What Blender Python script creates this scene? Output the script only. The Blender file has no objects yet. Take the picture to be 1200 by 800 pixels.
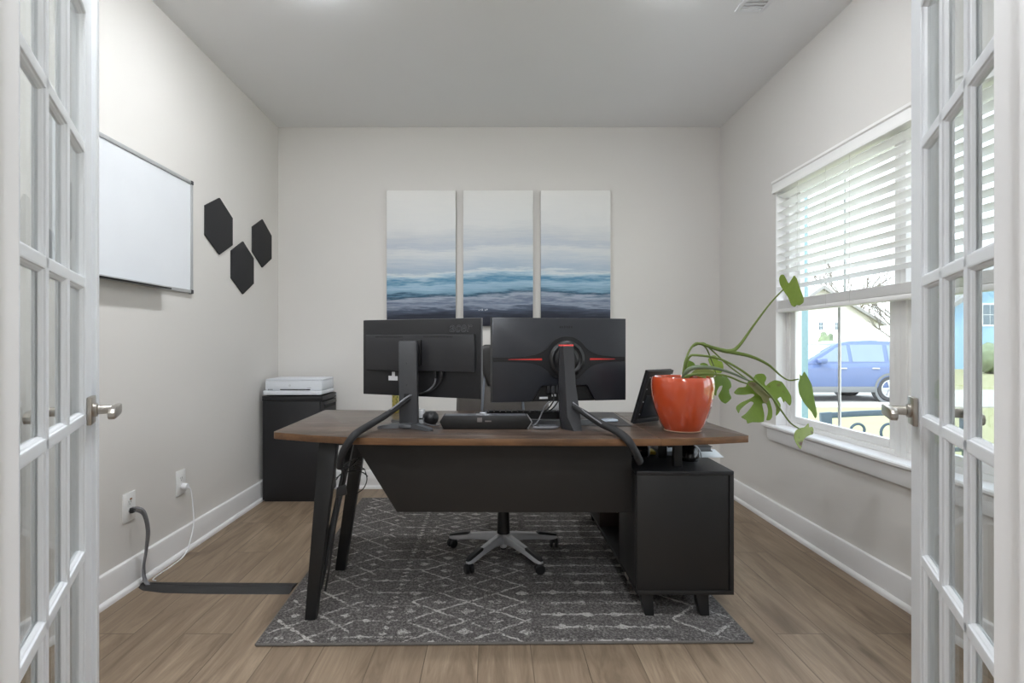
import bpy, bmesh, math, random
from mathutils import Vector, Matrix
random.seed(7)
PI = math.pi
SC = bpy.context.scene
COL = SC.collection
F, CX, CY, CAMZ = 610.0, 578.0, 402.0, 1.10   # focal length in pixels, principal point, eye height


def P(px, py, D):
    return Vector(((px - CX) / F * D, D, CAMZ - (py - CY) / F * D))


# ------------------------------------------------------------------ materials
def lin(c):
    out = []
    for v in c:
        v = v / 255.0
        out.append(v / 12.92 if v <= 0.04045 else ((v + 0.055) / 1.055) ** 2.4)
    return (*out, 1.0)


class NT:
    """small expression helper over a material's node tree"""

    def __init__(self, name):
        self.m = bpy.data.materials.new(name)
        self.m.use_nodes = True
        self.t = self.m.node_tree
        self.b = self.t.nodes['Principled BSDF']
        self.out = self.t.nodes['Material Output']

    def n(self, kind, **kw):
        x = self.t.nodes.new(kind)
        for k, v in kw.items():
            setattr(x, k, v)
        return x

    def link(self, a, b):
        self.t.links.new(a, b)

    def put(self, sock, v):
        if hasattr(v, 'is_output'):
            self.link(v, sock)
        elif v is not None:
            sock.default_value = v

    def f(self, op, a, b=None, c=None, clamp=False):
        x = self.n('ShaderNodeMath', operation=op, use_clamp=clamp)
        for i, v in enumerate((a, b, c)):
            if v is not None:
                self.put(x.inputs[i], v)
        return x.outputs[0]

    def coord(self, kind='Object'):
        return self.n('ShaderNodeTexCoord').outputs[kind]

    def pos(self):
        return self.n('ShaderNodeNewGeometry').outputs['Position']

    def xyz(self, v):
        s = self.n('ShaderNodeSeparateXYZ')
        self.link(v, s.inputs[0])
        return s.outputs

    def mapping(self, v, scale=(1, 1, 1), rot=(0, 0, 0), loc=(0, 0, 0)):
        m = self.n('ShaderNodeMapping')
        self.link(v, m.inputs[0])
        m.inputs['Scale'].default_value = scale
        m.inputs['Rotation'].default_value = rot
        m.inputs['Location'].default_value = loc
        return m.outputs[0]

    def noise(self, v, scale, detail=3, rough=0.5, dist=0.0):
        x = self.n('ShaderNodeTexNoise')
        self.link(v, x.inputs['Vector'])
        x.inputs['Scale'].default_value = scale
        x.inputs['Detail'].default_value = detail
        x.inputs['Roughness'].default_value = rough
        x.inputs['Distortion'].default_value = dist
        return x.outputs['Fac']

    def ramp(self, fac, stops, interp='LINEAR'):
        r = self.n('ShaderNodeValToRGB')
        r.color_ramp.interpolation = interp
        e = r.color_ramp.elements
        while len(e) < len(stops):
            e.new(0.5)
        for i, (p, c) in enumerate(stops):
            e[i].position = p
            e[i].color = lin(c) if not isinstance(c, (int, float)) else (c, c, c, 1)
        self.put(r.inputs[0], fac)
        return r.outputs[0]

    def mix(self, fac, a, b, blend='MIX'):
        x = self.n('ShaderNodeMix', data_type='RGBA', blend_type=blend)
        self.put(x.inputs[0], fac)
        self.put(x.inputs[6], lin(a) if isinstance(a, tuple) and len(a) == 3 else a)
        self.put(x.inputs[7], lin(b) if isinstance(b, tuple) and len(b) == 3 else b)
        return x.outputs[2]

    def bump(self, h, strength=0.2, dist=0.002):
        x = self.n('ShaderNodeBump')
        x.inputs['Strength'].default_value = strength
        x.inputs['Distance'].default_value = dist
        self.put(x.inputs['Height'], h)
        self.link(x.outputs[0], self.b.inputs['Normal'])

    def base(self, c, rough=0.5, metal=0.0, spec=0.5):
        self.put(self.b.inputs['Base Color'], lin(c) if isinstance(c, tuple) and len(c) == 3 else c)
        self.put(self.b.inputs['Roughness'], rough)
        self.b.inputs['Metallic'].default_value = metal
        self.b.inputs['Specular IOR Level'].default_value = spec
        return self.m


MATS = {}


def plain(name, c, rough=0.5, metal=0.0, spec=0.5, var=0.06, scale=40, bump=0.0):
    """one surface colour with a slight procedural mottling"""
    if name in MATS:
        return MATS[name]
    t = NT(name)
    v = t.coord('Object')
    n = t.noise(v, scale, 2)
    lo = tuple(max(0, x * (1 - var)) for x in c)
    hi = tuple(min(255, x * (1 + var)) for x in c)
    m = t.base(t.mix(n, lo, hi), rough, metal, spec)
    if bump:
        t.bump(n, bump, 0.001)
    MATS[name] = m
    return m


def glass_mat(name, tint=(250, 252, 252), ior=1.45, refl=1.0):
    t = NT(name)
    tr = t.n('ShaderNodeBsdfTransparent')
    tr.inputs[0].default_value = lin(tint)
    gl = t.n('ShaderNodeBsdfGlossy')
    gl.inputs['Roughness'].default_value = 0.0
    ge = t.n('ShaderNodeNewGeometry')
    dt = t.n('ShaderNodeVectorMath', operation='DOT_PRODUCT')
    t.link(ge.outputs['Incoming'], dt.inputs[0])
    t.link(ge.outputs['Normal'], dt.inputs[1])
    c = t.f('SUBTRACT', 1.0, t.f('ABSOLUTE', dt.outputs['Value']), clamp=True)
    fr = t.f('ADD', 0.02, t.f('MULTIPLY', t.f('POWER', c, 5.0), 0.6))
    mx = t.n('ShaderNodeMixShader')
    t.link(t.f('MULTIPLY', fr, refl, clamp=True), mx.inputs[0])
    t.link(tr.outputs[0], mx.inputs[1])
    t.link(gl.outputs[0], mx.inputs[2])
    t.link(mx.outputs[0], t.out.inputs[0])
    return t.m


def wall_mat(name, c):
    t = NT(name)
    v = t.pos()
    n = t.noise(v, 260, 3, 0.6)
    big = t.noise(v, 1.2, 2)
    col = t.mix(big, tuple(x * 0.985 for x in c), c)
    t.base(col, 0.75, 0, 0.25)
    t.bump(n, 0.08, 0.001)
    return t.m


def floor_mat():
    t = NT('oak_plank_floor')
    v = t.pos()
    # planks run along the depth of the room: rotate so that brick rows run along Y
    vm = t.mapping(v, rot=(0, 0, PI / 2), loc=(0.3, 0.052, 0))
    br = t.n('ShaderNodeTexBrick', offset=0.37, offset_frequency=2)
    t.link(vm, br.inputs['Vector'])
    br.inputs['Color1'].default_value = (0, 0, 0, 1)
    br.inputs['Color2'].default_value = (1, 1, 1, 1)
    br.inputs['Mortar'].default_value = (0.5, 0.5, 0.5, 1)
    br.inputs['Scale'].default_value = 1.0
    br.inputs['Mortar Size'].default_value = 0.0019
    br.inputs['Mortar Smooth'].default_value = 0.2
    br.inputs['Brick Width'].default_value = 1.22
    br.inputs['Row Height'].default_value = 0.187
    rnd = t.xyz(br.outputs['Color'])[0]
    # grain stretched along Y with a shift for every plank
    off = t.n('ShaderNodeCombineXYZ')
    t.put(off.inputs[0], t.f('MULTIPLY', rnd, 13.0))
    t.put(off.inputs[1], t.f('MULTIPLY', rnd, 7.0))
    t.put(off.inputs[2], t.f('MULTIPLY', rnd, 3.0))
    add = t.n('ShaderNodeVectorMath', operation='ADD')
    t.link(v, add.inputs[0])
    t.link(off.outputs[0], add.inputs[1])
    g1 = t.noise(t.mapping(add.outputs[0], scale=(9, 1.1, 1)), 1.6, 5, 0.62, 1.2)
    g2 = t.noise(t.mapping(add.outputs[0], scale=(70, 2.2, 1)), 2.2, 3, 0.6)
    kn = t.n('ShaderNodeTexVoronoi', feature='F1')
    t.link(t.mapping(add.outputs[0], scale=(3.4, 1.3, 1)), kn.inputs['Vector'])
    kn.inputs['Scale'].default_value = 0.75
    knot = t.ramp(kn.outputs['Distance'], [(0.0, 1.0), (0.08, 0.75), (0.24, 0.0)])
    c = t.ramp(g1, [(0.24, (92, 76, 61)), (0.42, (133, 115, 96)), (0.58, (154, 135, 114)), (0.78, (174, 154, 133))])
    c = t.mix(t.f('MULTIPLY', t.ramp(g2, [(0.35, 1.0), (0.6, 0.0)]), 0.4), c, (122, 104, 86))
    c = t.mix(t.f('MULTIPLY', rnd, 0.35), c, (116, 99, 82))
    c = t.mix(t.f('MULTIPLY', knot, 0.75), c, (82, 66, 53))
    c = t.mix(t.f('MULTIPLY', br.outputs['Fac'], 0.7), c, (80, 67, 55))
    t.base(c, t.f('ADD', t.f('MULTIPLY', g2, 0.15), 0.42), 0, 0.35)
    h = t.f('SUBTRACT', t.f('MULTIPLY', g2, 0.25), br.outputs['Fac'])
    t.bump(h, 0.25, 0.001)
    return t.m


def rug_mat():
    t = NT('grey_lattice_rug')
    v = t.coord('Object')
    wob = t.n('ShaderNodeTexNoise')
    t.link(v, wob.inputs['Vector'])
    wob.inputs['Scale'].default_value = 38
    wob.inputs['Detail'].default_value = 2
    sub = t.n('ShaderNodeVectorMath', operation='SUBTRACT')
    t.link(wob.outputs['Color'], sub.inputs[0])
    sub.inputs[1].default_value = (0.5, 0.5, 0.5)
    scl = t.n('ShaderNodeVectorMath', operation='SCALE')
    t.link(sub.outputs[0], scl.inputs[0])
    scl.inputs['Scale'].default_value = 0.024
    add = t.n('ShaderNodeVectorMath', operation='ADD')
    t.link(v, add.inputs[0])
    t.link(scl.outputs[0], add.inputs[1])
    x, y, _ = t.xyz(add.outputs[0])
    F_ = t.f

    def tri(s, period, shift=0.0):
        q = F_('FRACT', F_('DIVIDE', F_('ADD', s, shift + 50 * period), period))
        return F_('ABSOLUTE', F_('SUBTRACT', F_('MULTIPLY', q, 2.0), 1.0))

    def band(s, a, b):
        return F_('MULTIPLY', F_('GREATER_THAN', s, a), F_('LESS_THAN', s, b))

    def OR(a, b):
        return F_('MAXIMUM', a, b)

    def lattice(px, py, sx, sy, w=0.055):
        a, b = tri(x, px, sx), tri(y, py, sy)
        d1 = F_('ABSOLUTE', F_('SUBTRACT', a, b))
        line = F_('LESS_THAN', d1, w * 1.3)
        d2 = F_('ABSOLUTE', F_('SUBTRACT', F_('ADD', a, b), 1.0))
        return OR(line, F_('LESS_THAN', d2, w * 1.3))

    def spots(px, py, sx, sy, rx, ry):
        a = F_('MULTIPLY', tri(x, px, sx), px / 2 / rx)
        b = F_('MULTIPLY', tri(y, py, sy), py / 2 / ry)
        return F_('LESS_THAN', F_('ADD', a, b), 1.0)

    def zig(px, py, sx, sy, w):
        # one family of diamonds: |x| + |y| = const, thin lines
        a, b = tri(x, px, sx), tri(y, py, sy)
        d2 = F_('ABSOLUTE', F_('SUBTRACT', F_('ADD', a, b), 1.0))
        return F_('LESS_THAN', d2, w)

    def rows(py, sy, th):
        return F_('LESS_THAN', tri(y, py, sy), th)

    pat = F_('MULTIPLY', zig(0.20, 0.16, 0.03, 0.05, 0.085), band(x, 0.015, 0.315))
    pat = OR(pat, F_('MULTIPLY', spots(0.20, 0.16, 0.03, 0.05, 0.020, 0.018), band(x, 0.015, 0.33)))
    pat = OR(pat, F_('MULTIPLY', spots(0.085, 0.115, 0.02, 0.02, 0.032, 0.013), band(x, 0.31, 0.42)))
    pat = OR(pat, F_('MULTIPLY', F_('MULTIPLY', rows(0.115, 0.02, 0.075), band(x, 0.31, 0.56)), 0.8))
    pat = OR(pat, F_('MULTIPLY', spots(0.1, 0.040, 0.002, 0, 0.017, 0.013), band(x, 0.425, 0.47)))
    pat = OR(pat, F_('MULTIPLY', zig(0.235, 0.15, 0.07, 0.0, 0.075), band(x, 0.52, 1.01)))
    pat = OR(pat, F_('MULTIPLY', spots(0.235, 0.15, 0.07, 0.0, 0.034, 0.022), band(x, 0.50, 1.03)))
    pat = OR(pat, F_('MULTIPLY', spots(0.235, 0.15, 0.1875, 0.075, 0.030, 0.020), band(x, 0.50, 1.03)))
    pat = OR(pat, F_('MULTIPLY', F_('MULTIPLY', rows(0.092, 0.03, 0.12), band(x, 1.05, 1.54)), 0.9))
    pat = OR(pat, F_('MULTIPLY', spots(0.118, 0.092, 0.0, 0.03, 0.04, 0.018), band(x, 1.05, 1.54)))
    pat = OR(pat, F_('MULTIPLY', zig(0.25, 0.21, 0.06, 0.05, 0.08), band(x, 1.57, 1.80)))
    # worn, distressed print
    wear = t.noise(v, 9.0, 4, 0.7)
    pile = t.noise(v, 330, 2, 0.7)
    fleck = t.noise(v, 120, 3, 0.75)
    keep = t.ramp(F_('ADD', F_('MULTIPLY', wear, 0.55), F_('MULTIPLY', fleck, 0.6)), [(0.50, 0.05), (0.64, 1.0)])
    pat = F_('MULTIPLY', pat, keep)
    base = t.ramp(fleck, [(0.36, (62, 59, 58)), (0.5, (98, 94, 92)), (0.62, (147, 143, 140))])
    base = t.mix(F_('MULTIPLY', wear, 0.5), base, (100, 96, 94))
    c = t.mix(F_('MULTIPLY', pat, 0.85), base, (204, 199, 194))
    c = t.mix(t.ramp(pile, [(0.3, 0.35), (0.6, 0.0)]), c, (52, 50, 50))
    t.base(c, 0.95, 0, 0.1)
    t.bump(F_('ADD', pile, F_('MULTIPLY', pat, 0.4)), 0.5, 0.004)
    return t.m


def desk_wood(name, c1, c2, c3, rough=0.3, along='x', scale=1.0):
    t = NT(name)
    v = t.coord('Object')
    s = (1.2, 11, 11) if along == 'x' else (11, 1.2, 11)
    s2 = (1.6, 60, 60) if along == 'x' else (60, 1.6, 60)
    g = t.noise(t.mapping(v, scale=tuple(q * scale for q in s)), 1.8, 5, 0.65, 0.8)
    g2 = t.noise(t.mapping(v, scale=s2), 1.5, 3, 0.6)
    patch = t.noise(t.mapping(v, scale=(2.2, 5.0, 1)), 1.7, 3, 0.6)
    c = t.ramp(g, [(0.28, c1), (0.5, c2), (0.75, c3)])
    c = t.mix(t.f('MULTIPLY', t.ramp(g2, [(0.35, 1.0), (0.62, 0.0)]), 0.45), c, c1)
    c = t.mix(t.f('MULTIPLY', t.ramp(patch, [(0.48, 0.0), (0.63, 1.0)]), 0.55), c, tuple(q * 0.62 for q in c1))
    t.base(c, t.f('ADD', t.f('MULTIPLY', g2, 0.2), rough), 0, 0.45)
    t.bump(g2, 0.12, 0.0006)
    return t.m


def art_mat():
    t = NT('watercolour_seascape_canvas')
    v = t.pos()
    X, Y, Z = t.xyz(v)
    n1 = t.noise(t.mapping(v, scale=(1.1, 1, 1.6)), 1.6, 2, 0.5)
    n2 = t.noise(t.mapping(v, scale=(1.6, 1, 16)), 2.4, 5, 0.65)
    n3 = t.noise(t.mapping(v, scale=(3, 1, 70)), 2.0, 3, 0.6)
    h = t.f('DIVIDE', t.f('SUBTRACT', Z, 1.228), 1.022)
    # the swell drops a little towards the window side
    tilt = t.f('MULTIPLY', t.f('SINE', t.f('ADD', t.f('MULTIPLY', X, 2.4), 0.9)), 0.022)
    h = t.f('SUBTRACT', h, tilt)
    h = t.f('ADD', h, t.f('MULTIPLY', t.f('SUBTRACT', n1, 0.5), 0.13))
    h = t.f('ADD', h, t.f('MULTIPLY', t.f('SUBTRACT', n2, 0.5), 0.13))
    h = t.f('ADD', h, t.f('MULTIPLY', t.f('SUBTRACT', n3, 0.5), 0.055), clamp=True)
    c = t.ramp(h, [(0.0, (50, 50, 58)), (0.07, (62, 66, 78)), (0.12, (92, 102, 120)), (0.15, (160, 170, 188)), (0.175, (112, 124, 146)),
                   (0.205, (176, 186, 202)), (0.235, (52, 88, 112)), (0.26, (134, 170, 194)), (0.31, (172, 202, 220)), (0.345, (92, 144, 178)),
                   (0.375, (178, 204, 220)), (0.40, (222, 228, 231)), (0.425, (176, 194, 210)), (0.48, (196, 206, 216)), (0.56, (222, 225, 227)),
                   (0.60, (196, 204, 214)), (0.66, (212, 216, 220)), (0.74, (228, 229, 229)), (1.0, (238, 237, 234))])
    t.base(c, 0.8, 0, 0.2)
    t.bump(t.noise(v, 420, 2), 0.15, 0.0006)
    return t.m


def leaf_mat(name, c1, c2, brown=0.0):
    t = NT(name)
    v = t.coord('Object')
    n = t.noise(v, 14, 4, 0.6)
    n2 = t.noise(v, 45, 3, 0.6)
    c = t.mix(n, c1, c2)
    c = t.mix(t.f('MULTIPLY', n2, 0.35), c, tuple(q * 0.72 for q in c1))
    if brown:
        b = t.ramp(t.noise(t.mapping(v, loc=(3.1, 1.7, 0.4)), 9, 3, 0.6), [(0.62 - brown, 0.0), (0.70 - brown, 1.0)])
        c = t.mix(b, c, (104, 74, 52))
    t.base(c, 0.38, 0, 0.5)
    tr = t.n('ShaderNodeBsdfTranslucent')
    t.link(c, tr.inputs[0])
    mx = t.n('ShaderNodeMixShader')
    mx.inputs[0].default_value = 0.4
    t.link(t.b.outputs[0], mx.inputs[1])
    t.link(tr.outputs[0], mx.inputs[2])
    t.link(mx.outputs[0], t.out.inputs[0])
    return t.m


# ------------------------------------------------------------------ mesh kit
class MB:
    def __init__(self):
        self.b = bmesh.new()

    def _xf(self, vs, rot, loc):
        m = Matrix.Translation(loc) @ (rot if rot is not None else Matrix.Identity(4))
        bmesh.ops.transform(self.b, matrix=m, verts=vs)

    def box(self, lo, hi, bev=0.0, seg=2, rot=None, piv=None):
        lo, hi = Vector(lo), Vector(hi)
        c, s = (lo + hi) / 2, hi - lo
        r = bmesh.ops.create_cube(self.b, size=1)
        vs = r['verts']
        bmesh.ops.scale(self.b, vec=s, verts=vs)
        if bev > 0:
            es = list({e for q in vs for e in q.link_edges})
            g = bmesh.ops.bevel(self.b, geom=es, offset=min(bev, min(s) * 0.49), segments=seg, profile=0.5, affect='EDGES')
            vs = list({q for f in g['faces'] for q in f.verts} | {q for q in vs if q.is_valid})
        if rot is not None and piv is not None:
            piv = Vector(piv)
            m = Matrix.Translation(piv) @ rot @ Matrix.Translation(c - piv)
            bmesh.ops.transform(self.b, matrix=m, verts=vs)
        else:
            self._xf(vs, rot, c)
        return self

    def hexa(self, pts, bev=0.0):
        """8 corners: bottom loop then top loop"""
        v = [self.b.verts.new(p) for p in pts]
        fs = [(3, 2, 1, 0), (4, 5, 6, 7), (0, 1, 5, 4), (1, 2, 6, 5), (2, 3, 7, 6), (3, 0, 4, 7)]
        faces = [self.b.faces.new([v[i] for i in f]) for f in fs]
        bmesh.ops.recalc_face_normals(self.b, faces=faces)
        if bev:
            es = list({e for f in faces for e in f.edges})
            bmesh.ops.bevel(self.b, geom=es, offset=bev, segments=2, profile=0.5, affect='EDGES')
        return self

    def prism(self, poly, fn, d0, d1, bev=0.0, seg=2):
        """poly: 2-D outline; fn(u, v, d) -> point; extruded from d0 to d1"""
        a = [self.b.verts.new(fn(u, v, d0)) for u, v in poly]
        c = [self.b.verts.new(fn(u, v, d1)) for u, v in poly]
        n = len(poly)
        fs = [self.b.faces.new(list(reversed(a))), self.b.faces.new(c)]
        for i in range(n):
            fs.append(self.b.faces.new((a[i], a[(i + 1) % n], c[(i + 1) % n], c[i])))
        bmesh.ops.recalc_face_normals(self.b, faces=fs)
        if bev:
            es = list({e for f in fs[:2] for e in f.edges})
            bmesh.ops.bevel(self.b, geom=es, offset=bev, segments=seg, profile=0.5, affect='EDGES')
        return self

    def lathe(self, prof, seg=32, loc=(0, 0, 0), rot=None, closed=True):
        rings = []
        vs = []
        for r, z in prof:
            if r < 1e-6:
                q = [self.b.verts.new((0, 0, z))]
            else:
                q = [self.b.verts.new((r * math.cos(2 * PI * i / seg), r * math.sin(2 * PI * i / seg), z)) for i in range(seg)]
            rings.append(q)
            vs += q
        fs = []
        for a, c in zip(rings, rings[1:]):
            for i in range(seg):
                j = (i + 1) % seg
                if len(a) == 1 and len(c) == 1:
                    continue
                if len(a) == 1:
                    fs.append(self.b.faces.new((a[0], c[j], c[i])))
                elif len(c) == 1:
                    fs.append(self.b.faces.new((a[i], a[j], c[0])))
                else:
                    fs.append(self.b.faces.new((a[i], a[j], c[j], c[i])))
        if closed:
            if len(rings[0]) > 1:
                fs.append(self.b.faces.new(list(reversed(rings[0]))))
            if len(rings[-1]) > 1:
                fs.append(self.b.faces.new(rings[-1]))
        bmesh.ops.recalc_face_normals(self.b, faces=fs)
        self._xf(vs, rot, Vector(loc))
        return self

    def tube(self, pts, rad, seg=10, smooth=6, flat=1.0, up=(0, 0, 1)):
        """swept tube through pts; rad a number or a list; flat squashes the section along its binormal"""
        pts = [Vector(p) for p in pts]
        rs = rad if isinstance(rad, (list, tuple)) else [rad] * len(pts)
        if smooth > 1 and len(pts) > 2:
            q, qr = [], []
            for i in range(len(pts) - 1):
                p0, p1, p2, p3 = pts[max(i - 1, 0)], pts[i], pts[i + 1], pts[min(i + 2, len(pts) - 1)]
                for k in range(smooth):
                    u = k / smooth
                    q.append(0.5 * ((2 * p1) + (p2 - p0) * u + (2 * p0 - 5 * p1 + 4 * p2 - p3) * u * u + (3 * p1 - p0 - 3 * p2 + p3) * u ** 3))
                    qr.append(rs[i] * (1 - u) + rs[i + 1] * u)
            q.append(pts[-1])
            qr.append(rs[-1])
            pts, rs = q, qr
        rings = []
        nrm = None
        for i, p in enumerate(pts):
            d = (pts[min(i + 1, len(pts) - 1)] - pts[max(i - 1, 0)])
            d = d.normalized() if d.length > 1e-9 else Vector((0, 0, 1))
            if nrm is None:
                u = Vector(up)
                if abs(d.dot(u)) > 0.95:
                    u = Vector((1, 0, 0))
                nrm = (u - d * u.dot(d)).normalized()
            else:
                nrm = (nrm - d * nrm.dot(d)).normalized()
            bi = d.cross(nrm)
            rings.append([self.b.verts.new(p + nrm * (math.cos(2 * PI * k / seg) * rs[i] * flat) + bi * (math.sin(2 * PI * k / seg) * rs[i])) for k in range(seg)])
        fs = []
        for a, c in zip(rings, rings[1:]):
            for k in range(seg):
                fs.append(self.b.faces.new((a[k], a[(k + 1) % seg], c[(k + 1) % seg], c[k])))
        fs.append(self.b.faces.new(list(reversed(rings[0]))))
        fs.append(self.b.faces.new(rings[-1]))
        bmesh.ops.recalc_face_normals(self.b, faces=fs)
        return self

    def bar(self, a, b, w, d, up=(0, 0, 1), bev=0.0, w2=None, d2=None):
        """rectangular bar from a to b, w across x-ish, d across the other way"""
        a, b = Vector(a), Vector(b)
        t = (b - a).normalized()
        u = Vector(up)
        u = (u - t * u.dot(t)).normalized()
        s = t.cross(u)
        w2 = w if w2 is None else w2
        d2 = d if d2 is None else d2
        def ring(p, ww, dd):
            return [p - s * ww / 2 - u * dd / 2, p + s * ww / 2 - u * dd / 2, p + s * ww / 2 + u * dd / 2, p - s * ww / 2 + u * dd / 2]
        return self.hexa(ring(a, w, d) + ring(b, w2, d2), bev)

    def loft(self, rings, cap=True):
        rr = [[self.b.verts.new(p) for p in r] for r in rings]
        fs = []
        n = len(rr[0])
        for a, c in zip(rr, rr[1:]):
            for k in range(n):
                fs.append(self.b.faces.new((a[k], a[(k + 1) % n], c[(k + 1) % n], c[k])))
        if cap:
            fs.append(self.b.faces.new(list(reversed(rr[0]))))
            fs.append(self.b.faces.new(rr[-1]))
        bmesh.ops.recalc_face_normals(self.b, faces=fs)
        return self


def obj(name, mb, mat, parent=None, world=True, sharp=35):
    me = bpy.data.meshes.new(name)
    if isinstance(mb, MB):
        mb.b.normal_update()
        mb.b.to_mesh(me)
        mb.b.free()
    else:
        me = mb
        me.name = name
    o = bpy.data.objects.new(name, me)
    COL.objects.link(o)
    for m in (mat if isinstance(mat, (list, tuple)) else [mat]):
        me.materials.append(m)
    for p in me.polygons:
        p.use_smooth = True
    me.set_sharp_from_angle(angle=math.radians(sharp))
    if parent is not None:
        if world:
            r = parent
            while r.parent is not None:
                r = r.parent
            me.transform(root_matrix(r).inverted())
        o.parent = parent
    return o


def root_matrix(r):
    return Matrix.Translation(r.location) @ r.rotation_euler.to_matrix().to_4x4()


def tag(o, label, cat, group=None, kind=None):
    o['label'] = label
    if kind:
        o['kind'] = kind
    else:
        o['category'] = cat
    if kind and cat:
        o['category'] = cat
    if group:
        o['group'] = group
    return o


def thing(name, label, cat, loc=(0, 0, 0), rotz=0.0, group=None, kind=None):
    o = bpy.data.objects.new(name, None)
    o.empty_display_size = 0.05
    COL.objects.link(o)
    o.location = loc
    o.rotation_euler = (0, 0, rotz)
    return tag(o, label, cat, group, kind)


def struct(name, mb, mat, label, cat):
    return tag(obj(name, mb, mat), label, cat, None, 'structure')


def copy_thing(root, loc, label, rotz=None):
    r = root.copy()
    COL.objects.link(r)
    r.location = loc
    if rotz is not None:
        r.rotation_euler = (0, 0, rotz)
    r['label'] = label
    for ch in list(root.children):
        c = ch.copy()
        COL.objects.link(c)
        c.parent = r
        for g in list(ch.children):
            d = g.copy()
            COL.objects.link(d)
            d.parent = c
    return r


def lettering(name, text, size, mat, parent, M, extrude=0.0006, offset=0.0, outline=0.0, shear=0.0):
    cu = bpy.data.curves.new(name, 'FONT')
    if outline:
        cu.fill_mode = 'NONE'
        cu.bevel_depth = outline
        cu.bevel_resolution = 0
        cu.resolution_u = 6
        extrude = 0.0
    cu.body = text
    cu.size = size
    cu.extrude = extrude
    cu.shear = shear
    cu.align_x = 'CENTER'
    cu.align_y = 'CENTER'
    tmp = bpy.data.objects.new(name, cu)
    COL.objects.link(tmp)
    dg = bpy.context.evaluated_depsgraph_get()
    me = bpy.data.meshes.new_from_object(tmp.evaluated_get(dg))
    bpy.data.objects.remove(tmp)
    me.transform(M)
    return obj(name, me, mat, parent)


def frame_matrix(o, ex, ey):
    """matrix whose x axis is ex, y axis is ey, origin o"""
    ex, ey = Vector(ex).normalized(), Vector(ey).normalized()
    ez = ex.cross(ey)
    m = Matrix.Identity(4)
    for i in range(3):
        m[i][0], m[i][1], m[i][2], m[i][3] = ex[i], ey[i], ez[i], o[i]
    return m
WORLD, SUN, ROOM_W, HALL_W, EXPOSURE, LENS = 3.0, 2.2, 2.5, 26.0, 0.36, 165.0
# ------------------------------------------------------------------ dimensions
XL, XR, YB, YF, ZC = -1.634, 1.722, 3.956, 0.735, 2.74
WT = 0.14
JL, JR = -0.670, 0.707                # door opening
WIN_Y0, WIN_Y1, WIN_Z0, WIN_Z1 = 1.39, 3.174, 0.600, 2.070

M_wall = wall_mat('warm_white_wall_paint', (225, 222, 218))
M_ceil = wall_mat('white_ceiling_paint', (240, 240, 241))
M_trim = plain('white_trim_paint', (233, 232, 232), 0.38, var=0.01, scale=6)
M_door = plain('white_door_paint', (238, 241, 245), 0.34, var=0.01, scale=6)
M_floor = floor_mat()
M_glass = glass_mat('clear_pane_glass')
M_nickel = plain('satin_nickel', (186, 180, 172), 0.28, 1.0, var=0.04)
M_black = plain('black_plastic', (23, 23, 25), 0.42, var=0.05)
M_dark = plain('charcoal_plastic', (37, 37, 40), 0.42, var=0.05)
M_white = plain('white_plastic', (236, 237, 240), 0.35, var=0.01)
M_vinyl = plain('white_vinyl_frame', (238, 237, 235), 0.35, var=0.01, scale=8)

# ------------------------------------------------------------------ room shell
m = MB(); m.box((-3.0, -3.2, -0.12), (XR + WT, YB + WT, 0.0))
struct('floor', m, M_floor, 'greyish brown oak plank floor running through the room', 'floor')
m = MB(); m.box((-3.0, -3.2, ZC), (XR + WT, YB + WT, ZC + 0.15))
struct('ceiling', m, M_ceil, 'plain white painted ceiling above the home office', 'ceiling')
m = MB(); m.box((XL - WT, YF - WT, 0), (XL, YB + WT, ZC))
struct('wall_left', m, M_wall, 'warm white wall carrying the whiteboard and hexagon panels', 'wall')
m = MB(); m.box((XL, YB, 0), (XR, YB + WT, ZC))
struct('wall_back', m, M_wall, 'warm white end wall behind the desk carrying three canvases', 'wall')
m = MB()
y0, y1 = YF - WT, YB + WT
bm = m.b
# window wall as a single ring of quads around its opening
def wall_with_hole(mb, xa, xb, ya, yb, za, zb, ha, hb, hz0, hz1, axis):
    def pt(u, w, d):
        return (d, u, w) if axis == 'x' else (u, d, w)
    us, ws = [ya, ha, hb, yb], [za, hz0, hz1, zb]
    V = {}
    for d, D in ((0, xa), (1, xb)):
        for i, u in enumerate(us):
            for j, w in enumerate(ws):
                V[d, i, j] = mb.b.verts.new(pt(u, w, D))
    fs = []
    for d in (0, 1):
        for i in range(3):
            for j in range(3):
                if (i, j) == (1, 1):
                    continue
                fs.append(mb.b.faces.new((V[d, i, j], V[d, i + 1, j], V[d, i + 1, j + 1], V[d, i, j + 1])))
    def side(a, b):
        fs.append(mb.b.faces.new((V[0, *a], V[0, *b], V[1, *b], V[1, *a])))
    for i in range(3):
        side((i, 0), (i + 1, 0)); side((i, 3), (i + 1, 3)); side((0, i), (0, i + 1)); side((3, i), (3, i + 1))
    side((1, 1), (2, 1)); side((1, 2), (2, 2)); side((1, 1), (1, 2)); side((2, 1), (2, 2))
    bmesh.ops.recalc_face_normals(mb.b, faces=fs)
    loose = [v for v in mb.b.verts if not v.link_faces]
    bmesh.ops.delete(mb.b, geom=loose, context='VERTS')
wall_with_hole(m, XR, XR + WT, y0, y1, 0, ZC, WIN_Y0, WIN_Y1, WIN_Z0, WIN_Z1, 'x')
struct('wall_right', m, M_wall, 'warm white wall with the wide blind-covered window', 'wall')
m = MB()
# wall with the doorway: two piers and a header in one mesh
poly = [(XL, 0), (JL - 0.02, 0), (JL - 0.02, 2.08), (JR + 0.02, 2.08), (JR + 0.02, 0), (XR, 0), (XR, ZC), (XL, ZC)]
m.prism(poly, lambda u, v, d: (u, d, v), YF - WT, YF)
struct('wall_front', m, M_wall, 'warm white wall pierced by the double doorway', 'wall')

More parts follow.
